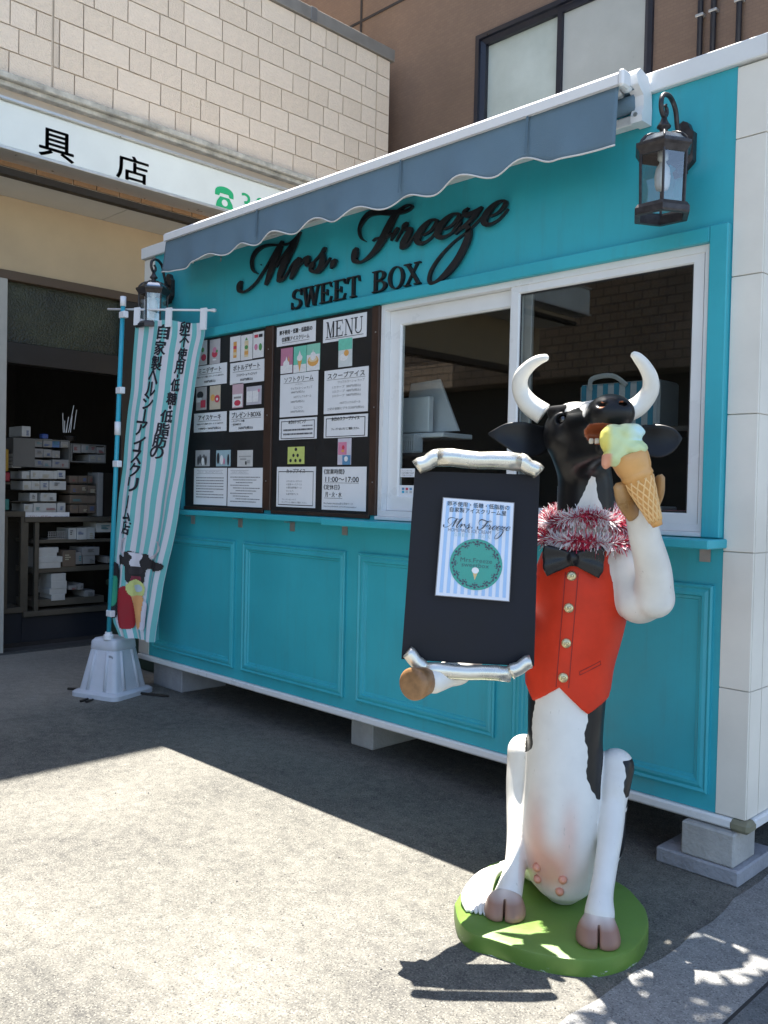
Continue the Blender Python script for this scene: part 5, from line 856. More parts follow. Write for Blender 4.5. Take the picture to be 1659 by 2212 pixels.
def stripe_mat():
    m = bpy.data.materials.new('banner_stripes'); m.use_nodes = True; nt = m.node_tree; N = nt.nodes; Lk = nt.links
    b = N['Principled BSDF']; b.inputs['Roughness'].default_value = .75
    uv = N.new('ShaderNodeUVMap'); uv.uv_map = 'uv'; sx = N.new('ShaderNodeSeparateXYZ'); Lk.new(uv.outputs[0], sx.inputs[0])
    mu = N.new('ShaderNodeMath'); mu.operation = 'MULTIPLY'; mu.inputs[1].default_value = 7.5; Lk.new(sx.outputs[0], mu.inputs[0])
    fr = N.new('ShaderNodeMath'); fr.operation = 'FRACT'; Lk.new(mu.outputs[0], fr.inputs[0])
    gt = N.new('ShaderNodeMath'); gt.operation = 'LESS_THAN'; gt.inputs[1].default_value = .47; Lk.new(fr.outputs[0], gt.inputs[0])
    mx = N.new('ShaderNodeMix'); mx.data_type = 'RGBA'; mx.inputs[6].default_value = (.78,.77,.83,1); mx.inputs[7].default_value = (.20,.57,.57,1); Lk.new(gt.outputs[0], mx.inputs[0])
    out = N['Material Output']; tl = N.new('ShaderNodeBsdfTranslucent'); ms = N.new('ShaderNodeMixShader'); ms.inputs[0].default_value = .25
    Lk.new(mx.outputs[2], b.inputs['Base Color']); Lk.new(mx.outputs[2], tl.inputs[0]); Lk.new(b.outputs[0], ms.inputs[1]); Lk.new(tl.outputs[0], ms.inputs[2]); Lk.new(ms.outputs[0], out.inputs[0])
    return m
cl = obj('cloth', (V, F), stripe_mat(), bn, True, recalc=False)
uvl = cl.data.uv_layers.new(name='uv'); uvl.data.foreach_set('uv', [c for p in cl.data.polygons for vi in p.vertices for c in UVs[vi]])
def on_cloth(x, z, d=.004):
    """lay a point given by position in the banner plane onto the folded cloth."""
    v = min(1, max(0, (zl0-z)/(zl0-zl1)))
    for _ in range(3):
        zl = zl0+(zl1-zl0)*v; zr = zr0+(zr1-zr0)*v; xl = sm(zl, Lz, Lx); xr = sm(zr, Rz, Rx); u = (x-xl)/(xr-xl); zz = zl+(zr-zl)*u; v = min(1, max(0, v+(zz-z)/(zl0-zl1)))
    return (x, by(x)+fold(min(1,max(0,u)), v)-d, z)
mb = MB()
for ch, x, z, s in BANNER_TEXT:
    if ch == 'ー': mb.add([on_cloth(x+dx+dz*.16, z+dz) for dx, dz in ((-.0075,-s*.56),(.0075,-s*.56),(.0075,0),(.0075,s*.56),(-.0075,s*.56),(-.0075,0))], [(0,1,2,5),(5,2,3,4)])
    elif ch == '・': mb.add([on_cloth(x+.010*math.cos(w), z+.013*math.sin(w)) for w in np.linspace(0, 2*math.pi, 13)[:-1]], [tuple(range(12))])
    else:
        sk_ = .16
        put_text(mb, ch, x-s*.58, z-s*.60, x+s*.58, z+s*.60, lambda a, b, z=z: on_cloth(a+(b-z)*sk_, b-(a-x)*.10), .036)
obj('lettering', mb, k('navy_ink', (.012,.012,.022), .7), cl)
PC = dict(hornL=(.56,.50,.56), hornR=(.56,.50,.52), head=(.018,.016,.018), blaze=(.64,.62,.68), muzzle=(.03,.025,.03), tongue=(.20,.03,.05), vest=(.30,.012,.02), board=(.015,.014,.018), disc=(.03,.30,.18), arm=(.62,.60,.68), scoop=(.55,.60,.22), scoop2=(.42,.52,.58), cone=(.68,.34,.13))
for i, (nm, P) in enumerate(BANNER_PRINT.items()):
    P2 = spline([p for p in P]+[P[0]], 4)[:-1]; lo_, hi_ = P2.min(0), P2.max(0); g = .005; mb = MB(); A, Bp_ = P2, np.roll(P2, -1, axis=0)
    for xa in np.arange(lo_[0], hi_[0], g):
        for za in np.arange(lo_[1], hi_[1], g):
            cx_, cz_ = xa+g/2, za+g/2; cr = (A[:,1] > cz_) != (Bp_[:,1] > cz_)
            xi = A[:,0]+(cz_-A[:,1])/np.where(cr, Bp_[:,1]-A[:,1], 1)*(Bp_[:,0]-A[:,0])
            if np.sum(cr & (cx_ < xi)) % 2:
                mb.add([on_cloth(p, q, .006+.0006*i) for p, q in ((xa,za),(xa+g,za),(xa+g,za+g),(xa,za+g))], [(0,1,2,3)])
    if mb.v: obj('printed_cow', mb, k('banner_print_%s' % nm, PC[nm], .75, var=.1), cl, recalc=False)
p0, p1 = BANNER_POLE
py = 2.985
POLE = k('turquoise_pole', (.03,.36,.48), .35)
pl = obj('pole', MB().tube([(p1[0]-.012,py,.40),(p0[0]-.012,py,p0[1])], .0155, 12), POLE, bn, True)
obj('pole_cap', MB().tube([(p0[0]-.013,py,p0[1]-.03),(p0[0]-.012,py,p0[1]+.035)], .020, 12), WHITE_PL, pl, True)
b0, b1 = BANNER_BAR
obj('cross_bar', MB().tube([(b0[0],by(b0[0])-.005,b0[1]-.028),(b1[0],by(b1[0])-.005,b1[1])], .0075, 8).tube([(b1[0]-.035,by(b1[0])-.005,b1[1]+.004),(b1[0]+.006,by(b1[0])-.005,b1[1]-.001)], .012, 8), WHITE_PL, bn, True)
def px_at(z): return p1[0]-.012+(p0[0]-p1[0])*(z-.40)/(p0[1]-.40)
for z in (2.60,2.095,1.60,.575):
    x = px_at(z); obj('loop_tab', MB().box(x-.019,py-.0185,z-.022,x+.05,py+.0175,z+.022,.004), WHITE_PL, bn)
for z in (1.84,):
    x = px_at(z); obj('pole_joint', MB().tube([(x,py,z-.045),(x,py,z+.045)], .021, 12), WHITE_PL, bn, True)
for u, dz in ((.04,.0),(.5,.0),(.985,-.01)):
    a = cloth(u, 0.0); z2 = b0[1]-.028+(b1[1]-b0[1]+.028)*(a[0]-b0[0])/(b1[0]-b0[0])
    obj('loop_tab', MB().prism([(a[0]-.022,a[2]-.05),(a[0]+.022,a[2]-.05),(a[0]+.026,z2+.012),(a[0]-.018,z2+.012)], lambda p, q, d: (p, by(p)+d-.012, q), -.006, .004), WHITE_PL, bn)
wb = thing('water_tank_stand', 'pale grey plastic water tank base of the banner', 'flag base', (-5.70, 3.06, 0))
BASEM = k('pale_grey_plastic', (.55,.57,.62), .5, var=.05, bump=.15, bscale=150)
def sq(cx, cy, h, z, rr, n=5, rot=.35):
    out = []
    for q, (sx, sy) in enumerate(((1,1),(-1,1),(-1,-1),(1,-1))):
        for i in range(n):
            w = math.pi/2*q+math.pi/2*i/(n-1); x = sx*(h-rr)+rr*math.cos(w); y = sy*(h-rr)+rr*math.sin(w)
            out.append((cx+x*math.cos(rot)-y*math.sin(rot), cy+x*math.sin(rot)+y*math.cos(rot), z))
    return out
BC = (-5.70, 3.055)
lv = [(.205,.0,.05),(.205,.028,.05),(.19,.04,.05),(.165,.045,.035),(.115,.315,.03),(.112,.318,.03),(.116,.324,.03),(.112,.375,.03),(.095,.395,.03),(.0,.398,.0)]
V = []; F = []
for h, z, rr in lv: V += sq(*BC, max(h,.001), z, min(rr, max(h*.9,.0005)))
for i in range(len(lv)-1):
    for q in range(20): q2 = (q+1) % 20; F.append((i*20+q,i*20+q2,(i+1)*20+q2,(i+1)*20+q))
o = autosmooth(obj('tank', (V, F), BASEM, wb), 50)
ct, st2 = math.cos(.35), math.sin(.35)
for s in (-1, 1):
    for sd in range(4):
        a = .35+sd*math.pi/2
        def rp(x, z, h): 
            X, Y = x, -h; return (BC[0]+X*math.cos(a)-Y*math.sin(a), BC[1]+X*math.sin(a)+Y*math.cos(a), z)
        obj('rib', MB().tube([rp(s*.075,.05,.163), rp(s*.052,.312,.113)], .014, 8), BASEM, o, True)
obj('handle_hollow', MB().prism(ell(.075,.275,.03,.016,14), lambda a, b, d: (BC[0]+a*ct-(-.1225+d)*st2*1.0, BC[1]+a*st2+(-.1225+d)*ct, b), 0, .01), k('hollow_grey', (.30,.31,.34), .6), o)
obj('collar', MB().lathe([(0,.395),(.034,.395),(.034,.425),(.024,.432),(.024,.445),(.0,.445)], 16, (px_at(.40),py,0)), WHITE_PL, wb)
for x, y, dx, dy in ((BC[0]-.19,BC[1]-.13,-.10,-.06),(BC[0]+.10,BC[1]-.235,.015,-.06),(BC[0]+.17,BC[1]+.12,.15,.09)):
    obj('foot_strap', MB().tube([(x,y,.012),(x+dx,y+dy,.008)], .009, 6).tube([(x+.035,y+.02,.012),(x+dx+.035,y+dy+.02,.008)], .007, 6), DKFR, wb)
# ------------------------------------------------------------------ cow statue (local frame: x right, y away from the street, z up)
COW = thing('cow_statue', 'painted black and white cow statue in a red vest holding an ice cream cone', 'statue', (-1.75, 2.66, 0))
COW.rotation_euler = (0, 0, math.atan2(.5496, .8354)); OFF['cow_statue'] = Vector((0,0,0))
def C_(name, mb, m, parent=None, smooth=True): return obj(name, mb, m, parent or COW, smooth)
bz = [(x, y) for x, y in BASE]; bs_ = spline(bz+[bz[0]], 5)[:-1]; ctr = bs_.mean(0)
V = []; F = []; nb = len(bs_)
for sc, z in ((1.0,.0),(1.0,.040),(.992,.051),(.972,.055),(.0,.055)): V += [(ctr[0]+(p[0]-ctr[0])*sc, ctr[1]+(p[1]-ctr[1])*sc, z) for p in bs_]
for i in range(4):
    for q in range(nb): q2 = (q+1) % nb; F.append((i*nb+q,i*nb+q2,(i+1)*nb+q2,(i+1)*nb+q))
F.append(tuple(range(nb)))
autosmooth(C_('base', (V, F), base_paint()), 40)
# signed distance modelling + surface nets
def grid(lo, hi, h):
    ax = [np.arange(lo[i], hi[i]+h, h, dtype=np.float32) for i in range(3)]
    return np.meshgrid(*ax, indexing='ij'), np.array(lo), h
def rc(G, a, b, ra, rb, sq_=(1,1,1)):
    p = [(G[i]-a[i])/sq_[i] for i in range(3)]; ba = [(b[i]-a[i])/sq_[i] for i in range(3)]; L2 = sum(q*q for q in ba)+1e-9
    t = np.clip(sum(p[i]*ba[i] for i in range(3))/L2, 0, 1)
    return np.sqrt(sum((p[i]-t*ba[i])**2 for i in range(3)))-(ra+(rb-ra)*t)
def el(G, c, r): 
    q = np.sqrt(sum(((G[i]-c[i])/r[i])**2 for i in range(3))); return (q-1)*min(r)
def smin(a, b, kk): h = np.clip(.5+.5*(b-a)/kk, 0, 1); return b*(1-h)+a*h-kk*h*(1-h)
def chain(G, P, kk=.03):
    d = None
    for i in range(len(P)-1):
        e = rc(G, P[i][:3], P[i+1][:3], P[i][3], P[i+1][3]); d = e if d is None else smin(d, e, kk)
    return d
def nets(D, lo, h):
    S = D < 0; nx, ny, nz = D.shape
    cnt = np.zeros((nx-1,ny-1,nz-1), np.float32); acc = [np.zeros_like(cnt) for _ in range(3)]
    cs = [(i,j,l) for i in (0,1) for j in (0,1) for l in (0,1)]
    def sub(A, c): return A[c[0]:nx-1+c[0], c[1]:ny-1+c[1], c[2]:nz-1+c[2]]
    for a in cs:
        for ax in range(3):
            if a[ax] == 0:
                b = list(a); b[ax] = 1; da = sub(D, a); db = sub(D, b); x = sub(S, a) != sub(S, b)
                t = np.where(x, da/np.where(x, da-db, 1), 0)
                for i in range(3): acc[i] += np.where(x, a[i]+(t if i == ax else 0), 0)
                cnt += x
    act = cnt > 0; idx = -np.ones(cnt.shape, np.int64); idx[act] = np.arange(act.sum()); I = np.argwhere(act)
    V = np.stack([lo[i]+h*(I[:,i]+acc[i][act]/cnt[act]) for i in range(3)], 1)
    F = []
    for ax in range(3):
        o = [q for q in range(3) if q != ax]; sl0 = [slice(1, D.shape[i]-1) for i in range(3)]; sl0[ax] = slice(0, D.shape[ax]-1); sl1 = list(sl0); sl1[ax] = slice(1, D.shape[ax])
        x = S[tuple(sl0)] != S[tuple(sl1)]; J = np.argwhere(x); J[:, o[0]] += 1; J[:, o[1]] += 1
        ins = S[tuple(J.T)]
        def at(d0, d1): Q = J.copy(); Q[:, o[0]] -= d0; Q[:, o[1]] -= d1; return idx[tuple(Q.T)]
        q = np.stack([at(0,0), at(1,0), at(1,1), at(0,1)], 1); flip = ins if ax != 1 else ~ins
        q[~flip] = q[~flip][:, ::-1]; F.append(q)
    return V, np.concatenate(F)
def relax(V, F, it=2, lam=.5):
    for _ in range(it):
        acc = np.zeros_like(V); n = np.zeros(len(V))
        for a, b in ((0,1),(1,2),(2,3),(3,0)):
            np.add.at(acc, F[:,a], V[F[:,b]]); np.add.at(acc, F[:,b], V[F[:,a]]); np.add.at(n, F[:,a], 1); np.add.at(n, F[:,b], 1)
        V = V+(acc/np.maximum(n,1)[:,None]-V)*lam
    return V
TZ = [.055,.07,.11,.20,.30,.43,.60,.72,.85,.95,1.05,1.14,1.22,1.30,1.38,1.48,1.58,1.66,1.70]
TC = [.02,.02,.018,.012,.010,.012,.012,.014,.020,.038,.050,.055,.055,.060,.062,.062,.05,.04,.04]
TY = [-.06,-.055,-.045,-.035,-.025,-.01,.01,.025,.03,.03,.03,.03,.035,.04,.05,.055,.05,.05,.05]
TRX = [.03,.075,.108,.136,.145,.138,.130,.135,.143,.150,.158,.160,.142,.112,.100,.097,.092,.07,.03]
TRY = [.04,.10,.135,.165,.175,.165,.15,.14,.14,.14,.14,.138,.128,.118,.112,.112,.108,.08,.03]
def torso(G, grow=0.0):
    z = G[2]; sh = z.shape; zz = z[0,0,:]
    iv = lambda T: np.interp(zz, TZ, T).astype(np.float32)[None,None,:]
    kern = np.ones(9)/9
    def smv(T): q = np.interp(zz, TZ, T); qq = np.convolve(np.pad(q, 4, mode='edge'), kern, 'valid'); return qq.astype(np.float32)[None,None,:]
    cx, cy, rx, ry = smv(TC), smv(TY), smv(TRX)+grow, smv(TRY)+grow
    d = (np.sqrt(((G[0]-cx)/rx)**2+((G[1]-cy)/ry)**2)-1)*np.minimum(rx, ry)
    return np.maximum(d, np.maximum(.056-grow-z, z-1.70))
H = HEADP
def head_sdf(G):
    d = el(G, (.025,.03,1.692), (.105,.115,.082))
    d = smin(d, rc(G, (.018,-.02,1.690), (.122,-.262,1.710), .078, .058), .04)
    d = smin(d, el(G, (.128,-.288,1.714), (.071,.062,.055)), .035)
    d = smin(d, rc(G, (.03,-.01,1.60), (.110,-.215,1.602), .082, .034), .05)
    d = smin(d, el(G, (-.035,-.035,1.655), (.05,.075,.06)), .04)
    d = smin(d, rc(G, (-.062,-.055,1.742), (.0,-.10,1.748), .018, .014), .02)
    d = np.maximum(d, -el(G, (.105,-.27,1.650), (.070,.10,.030)))
    for c_ in (H['nosL'], H['nosR']): d = np.maximum(d, -el(G, (c_[0],c_[1]+.008,c_[2]), (.019,.020,.0075)))
    d = smin(d, el(G, H['eye'], (.032,.020,.028)), .01); d = np.maximum(d, -el(G, (H['eye'][0]+.002,H['eye'][1]-.016,H['eye'][2]), (.022,.020,.018)))
    return d
G, lo, hh = grid((-.54,-.44,.035), (.42,.30,1.82), .0064)
D = torso(G)
D = smin(D, head_sdf(G), .05)
def limb(G, P, n=6):
    S = spline(P, n); d = None
    for i in range(len(S)-1):
        e = rc(G, S[i][:3], S[i+1][:3], S[i][3], S[i+1][3]); d = e if d is None else np.minimum(d, e)
    return d
legs = np.minimum(limb(G, LEGL[1:]), limb(G, LEGR[1:]))
legs = smin(legs, smin(rc(G, LEGL[0][:3], LEGL[1][:3], .10, .055), rc(G, LEGR[0][:3], LEGR[1][:3], .10, .052), .01), .02)
D = smin(D, legs, .007)
D = smin(D, el(G, (.115,.08,.22), (.09,.15,.17)), .05); D = smin(D, el(G, (-.085,.08,.22), (.09,.15,.17)), .05)
D = smin(D, chain(G, ARMR[:3], .02), .02); D = smin(D, limb(G, ARMR[2:]), .008); D = smin(D, chain(G, ARML, .03), .03)
for c_ in ((H['nosL']),(H['nosR'])): pass
V, F = nets(D, lo, hh); V = relax(V, F, 2, .5)
P = V; n_ = len(P); colr = np.tile(np.array([.72,.70,.655]), (n_,1))
nzv = np.array([math.sin(p[0]*31+p[2]*17)+math.sin(p[2]*43+p[1]*29)+math.sin(p[1]*23-p[0]*41) for p in P])*.006
x, y, z = P[:,0], P[:,1], P[:,2]
blk = np.array([.0085,.0085,.010])
mn = lambda *a: np.minimum.reduce([np.broadcast_to(q, x.shape) for q in a]); mxx = lambda *a: np.maximum.reduce([np.broadcast_to(q, x.shape) for q in a])
nzv = nzv+.0025*np.sin(x*160+z*90)*np.sin(z*140-y*75)
hb = mn(z-1.40-nzv, mxx(.165-x, z-1.46))
blz = mn(1.508+nzv-z, .02-y, (1.512-z)*.40+nzv-np.abs(x-(.082-(1.5-z)*.15)), z-1.30)
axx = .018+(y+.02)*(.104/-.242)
snout_glare = mn(z-1.738-nzv*.8-.05*np.clip(y+.20,0,.3)*0, -.005-y, y+.225, .080+nzv-np.abs(x-axx)); bl3 = .024-np.sqrt((x-.062)**2+(y+.235)**2*.6+(z-1.722)**2*.8)  # thin band along the snout top: sun glare painted in as white
hb = mn(hb, -blz, -snout_glare, -bl3)
rb_ = np.interp(z, [.36,.43,.47,.52,.55,.60,.66,.72,.80], [.2,.130,.115,.094,.086,.086,.070,.076,.08]); lb_ = np.interp(z, [.50,.56,.575,.61,.66,.74,.80], [-.2,-.108,-.092,-.094,-.088,-.095,-.10])
legd = mn(limb([x,y,z], LEGL[1:]), limb([x,y,z], LEGR[1:]))
tb = mn(z-.36, .80-z, mxx(x-rb_-nzv, lb_-nzv-x, y-.07), legd-.006)
kb_ = mn(x-.206-nzv, z-.43, .545-z, y+.16); hb2 = mn(x-.150-nzv, y+.06, z-.18-nzv*2, .345-z)
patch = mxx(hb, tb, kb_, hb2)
front_leg = legd < .008
pink = np.exp(-(((x+.03)/.085)**2+((z-.20)/.085)**2))*.75+.40*np.exp(-(((x+.075)/.035)**2+((z-.33)/.10)**2))+.35*np.exp(-(((x-.035)/.03)**2+((z-.34)/.09)**2))
pink = np.clip(pink*1.5, 0, 1)*(y < -.10)*((x > -.13) & (x < .10))
colr = colr*(1-pink[:,None]*.8)+np.array([.62,.25,.15])*pink[:,None]*.8
mouth_in = (el([x,y,z], (.105,-.27,1.650), (.079,.11,.037)) < 0) & (y > -.34)
colr[mouth_in] = np.array([.30,.085,.035]); patch = np.where(mouth_in, -.01, patch)
for c_ in (H['nosL'], H['nosR']):
    nm_ = ((x-c_[0])**2+(y-c_[1]-.006)**2+(z-c_[2])**2) < .0135**2; patch = np.where(nm_, -.01, patch); colr[((x-c_[0])**2+(y-c_[1]-.006)**2+(z-c_[2])**2) < .0135**2] = np.array([.40,.13,.06])
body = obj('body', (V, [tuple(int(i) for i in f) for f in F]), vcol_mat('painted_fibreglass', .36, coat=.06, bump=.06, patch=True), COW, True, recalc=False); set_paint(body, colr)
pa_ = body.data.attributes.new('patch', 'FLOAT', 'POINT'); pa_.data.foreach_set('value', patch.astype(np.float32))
# vest
G, lo, hh = grid((-.20,-.20,.66), (.27,.24,1.34), .0065)
D = torso(G, .011)
fx = G[0]; zb_front = np.interp(fx[:,0,0], [-.2,-.128,-.10,-.012,.085,.161,.3], [.79,.778,.732,.797,.708,.755,.77]).astype(np.float32)[:,None,None]
zb_ = np.where(G[1] < .0, zb_front, zb_front*.25+.775*.75); D = np.maximum(D, (zb_-G[2])*.8)
D = np.maximum(D, G[2]-(1.275-.0*fx)); D = np.maximum(D, -(torso(G, -.02)))
D = np.maximum(D, -(rc(G, (.19,.0,1.22), (.26,-.05,1.10), .088, .080)))
V, F = nets(D, lo, hh); V = relax(V, F, 2, .5)
VR = k('red_vest_paint', (.60,.038,.013), .48, var=.14, nscale=7, spec=.2, bump=.06, bscale=25)
vest = obj('vest', (V, [tuple(int(i) for i in f) for f in F]), VR, COW, True, recalc=False)
def tfront(x, z, grow=.011):
    cx, cy, rx, ry = (np.interp(z, TZ, T) for T in (TC,TY,TRX,TRY)); q = min(.98, abs((x-cx)/(rx+grow))); return cy-(ry+grow)*math.sqrt(1-q*q)
VD = k('vest_seam', (.26,.014,.010), .5)
for dx in (-.022,.02): obj('seam', MB().tube([(bx_+dx, tfront(bx_+dx, z)-.0005, z) for z, bx_ in [(z, .001+(z-.83)*.055) for z in np.linspace(.80,1.19,20)]], .0016, 5), VD, vest)
obj('pocket', MB().tube([(px_, tfront(px_, pz)-.0005, pz) for px_, pz in ((.055,.845),(.10,.868),(.125,.880),(.123,.892),(.085,.872),(.055,.857),(.055,.845))], .0018, 5), VD, vest)
GOLD = k('brass_button', (.62,.52,.30), .3, .7, var=.15)
for p in BUTTONS:
    yy = tfront(p[0], p[2]); obj('button', MB().lathe([(0,.010),(.012,.009),(.0165,.006),(.0165,0),(0,0)], 16, (p[0],yy+.002,p[2]), (0,-1,.05)), GOLD, vest, True)
    mbt = MB(); put_text(mbt, 'JD', p[0]-.008, p[2]-.006, p[0]+.008, p[2]+.006, lambda a, b: (a, yy-.0085, b)); obj('button_mark', mbt, INK, vest)
# bow tie
bc = BOW[0]; byy = tfront(bc[0], 1.235)-.022
G, lo, hh = grid((bc[0]-.13,byy-.05,bc[2]-.07), (bc[0]+.13,byy+.06,bc[2]+.06), .004)
def wing(s):
    q = [G[0]-bc[0], (G[1]-byy)/.55, G[2]-bc[2]]; xx = q[0]*s
    hw = .013+.40*np.clip(xx, 0, .1); d = np.maximum(np.maximum(np.abs(q[2]+.16*xx)-hw, np.abs(q[1])-.018-.15*np.clip(xx,0,.1)), np.maximum(xx-.098+.25*np.abs(q[2]), -xx))
    fold_ = .003*np.sin((q[2]/(hw+.001))*5+xx*20)*np.clip(xx*20,0,1)
    return (d+fold_)*.8-.006
D = smin(smin(wing(1), wing(-1), .01), el(G, (bc[0],byy-.006,bc[2]), (.022,.022,.026)), .008)
V, F = nets(D, lo, hh); V = relax(V, F, 2, .5)
obj('bow_tie', (V, [tuple(int(i) for i in f) for f in F]), k('black_gloss_paint', (.008,.008,.010), .3, var=.1, spec=.35), COW, True, recalc=False)
# horns, ears, eye, hooves
HORN = k('horn_white', (.72,.70,.64), .36, var=.07, nscale=9, coat=.1, streak=.12)
for HP in (HORN_L, HORN_R):
    S = spline(HP, 6); ex_ = S[-1]; pts = [tuple(p[:3]) for p in S]; rad = [p[3] for p in S]
    t = (S[-1][:3]-S[-2][:3]); t /= np.linalg.norm(t)
    for a in (.5,.85,1.0): pts.append(tuple(ex_[:3]+t*ex_[3]*a*.9)); rad.append(ex_[3]*math.sqrt(max(0.01, 1-a*a)))
    C_('horn', MB().tube(pts, rad, 18), HORN)
EARM = k('ear_black_paint', (.006,.006,.007), .45, var=.3, spec=.35)
def ear(P, Wd, sgn):
    S = spline([tuple(p)+(w,) for p, w in zip(P, Wd)], 6); V = []; F = []; n = 16
    for i, s in enumerate(S):
        for q in range(n):
            w = 2*math.pi*q/n; a, b = math.cos(w), math.sin(w)
            cup = .35*s[3]*(a*a)-.25*s[3]          # cupped cross-section opening to the front
            V.append((s[0], s[1]+.010*b*min(1, s[3]/.02)-cup+.10*a*s[3], s[2]+a*s[3]))
    for i in range(len(S)-1):
        for q in range(n): q2 = (q+1) % n; F.append((i*n+q,i*n+q2,(i+1)*n+q2,(i+1)*n+q))
    F.append(tuple(range(n))); F.append(tuple((len(S)-1)*n+q for q in range(n)))
    C_('ear', (V, F), EARM)
ear(EAR_L, [w*1.15 for w in EAR_L_W], -1); ear(EAR_R, [w*1.12 for w in EAR_R_W], 1)
e_ = H['eye']; ey_ = C_('eye', MB().lathe([(.019*math.sin(w), -.019*math.cos(w)) for w in np.linspace(0, math.pi, 10)], 16, (e_[0]+.002,e_[1]-.004,e_[2])), k('eye_gloss', (.01,.008,.008), .08, coat=1.))
obj('eye_rim', MB().tube([(e_[0]+.027*math.cos(w), e_[1]-.014+.004*math.cos(w), e_[2]+.022*math.sin(w)) for w in np.linspace(0, 2*math.pi, 20)], .0055, 8, cap=False), EARM, ey_, True)
TEETH = k('teeth_cream', (.66,.60,.48), .4)
for i in range(5): C_('tooth', MB().box(.062+i*.018,-.232-i*.006,1.620,.077+i*.018,-.222-i*.006,1.638,.003), TEETH)
HOOFM = vcol_mat('hoof_paint', .4)
def hoof(c_, top, wd=.060):
    G, lo, hh = grid((c_[0]-.09,c_[1]-.06,.045), (c_[0]+.09,c_[1]+.14,.17), .005)
    d = None
    for s in (-1, 1):
        e = smin(el(G, (c_[0]+s*.022,c_[1]+.035,.078), (.044,.060,.045)), el(G, (c_[0]+s*.024,c_[1]+.024,.064), (.043,.056,.028)), .012)
        d = e if d is None else smin(d, e, .004)
    d = smin(d, rc(G, (c_[0],c_[1]+.05,.085), top, .050, .044), .02)
    d = np.maximum(d, -(np.maximum(np.maximum(np.abs(G[0]-c_[0])-.0030, G[1]-c_[1]-.015), G[2]-.118))); d = np.maximum(d, .0555-G[2])
    V, F = nets(d, lo, hh); V = relax(V, F, 1, .4)
    o = obj('hoof', (V, [tuple(int(i) for i in f) for f in F]), HOOFM, COW, True, recalc=False)
    t = np.clip((V[:,2]-.105)/.045, 0, 1)[:,None]; cc = np.array([.30,.165,.12])*(1-t)+np.array([.72,.69,.64])*t
    n1 = (np.sin(V[:,0]*130+V[:,2]*40)*.08+1)[:,None]; set_paint(o, np.clip(cc*n1, 0, 1)); return o
hoof(HOOF_L, LEGL[-1][:3]); hoof(HOOF_R, LEGR[-1][:3])
a, b = Vector(HOOF_B[0]), Vector(HOOF_B[1]); a = b+Vector((.035,.085,.0)); ax_ = (b-a).normalized(); L_h = (b-a).length
o = C_('hoof', MB().lathe([(.040,-.02),(.046,.02),(.053,L_h-.02),(.0525,L_h-.006),(.047,L_h),(.03,L_h+.001),(.0,L_h+.002)], 26, a, ax_), k('brown_hoof', (.26,.135,.055), .4, var=.45, nscale=14))
CLAW = k('golden_brown_hoof', (.36,.20,.075), .35, var=.25, nscale=12)
for P, w in (([(p[0]-.004,p[1]-.01,p[2]) for p in CLAW_L], (.036,.042,.034)), ([(p[0]+.016,p[1],p[2]+.008) for p in CLAW_R], (.030,.032,.022))):
    S = spline([tuple(p)+(r,) for p, r in zip(P, w)], 5); C_('hoof', MB().tube([tuple(s[:3]) for s in S]+[tuple(S[-1][:3]+np.array([-.002,0,.008]))], [s[3] for s in S]+[w[2]*.55], 14, flat=.55), CLAW)
PINKT = k('teat_pink', (.62,.26,.17), .4)
for p in TEATS:
    yy = np.interp(p[2], TZ, TY)-np.interp(p[2], TZ, TRY)*math.sqrt(max(0, 1-((p[0]-.012)/np.interp(p[2], TZ, TRX))**2)); C_('teat', MB().lathe([(.015,-.004),(.014,.006),(.010,.013),(.0,.016)], 12, (p[0],yy,p[2]), (0,-1,-.25)), PINKT)
TAILM = k('tail_white', (.72,.70,.66), .4, bump=.4, bscale=30)
C_('tail', MB().tube([(.0,.17,.12),(-.11,.17,.09),(-.20,.07,.085)], [.02,.018,.02], 10), TAILM)
mb = MB(); 
for i in range(9):
    u = i/8-.5; S = spline([(-.20+u*.02,.06+u*.02,.088,.016),(-.245+u*.03,-.02+u*.03,.088,.022),(-.268+u*.055,-.12+u*.03,.080+.006*math.sin(i*2),.022),(-.268+u*.07,-.20,.072,.017),(-.262+u*.06,-.255+.012*math.sin(i*3),.062,.005)], 5); mb.tube([tuple(s[:3]) for s in S], [s[3] for s in S], 9)
C_('tail_tuft', mb, TAILM)
# ice cream
CA = [np.array(p) for p in CONE_AXIS]; axc = CA[2]-CA[0]; Lc = float(np.linalg.norm(axc)); axn = axc/Lc
CONEM = k('waffle_cone_paint', (.62,.32,.10), .4, var=.12, nscale=10, coat=.1)
cone = C_('cone', MB().lathe([(.0,-.004),(.0155,-.002),(.018,.008),(.046,Lc-.060),(.050,Lc-.056),(.0485,Lc-.044),(.048,Lc-.042),(.0535,Lc-.028),(.0575,Lc),(.0575,Lc+.018),(.052,Lc+.022),(0,Lc+.022)], 32, CA[0], axn), CONEM)
qn = Vector(axn).to_track_quat('Z', 'Y'); rbm = MB()
for s in (-1, 1):
    for j in range(12):
        pts = []
        for i in range(12):
            t = i/11; zz = .014+(Lc-.078)*t; r = .0182+.0278*((zz-.008)/(Lc-.068)); w = 2*math.pi*j/12+s*t*1.9; pts.append(Vector(CA[0])+qn @ Vector((r*math.cos(w), r*math.sin(w), zz)))
        rbm.tube(pts, .0027, 5)
obj('waffle_ridge', rbm, k('waffle_ridge_paint', (.78,.50,.22), .4), cone, True)
sc_ = SCOOP; G, lo, hh = grid((sc_[0]-.14,sc_[1]-.12,sc_[2]-.12), (sc_[0]+.14,sc_[1]+.13,sc_[2]+.13), .005)
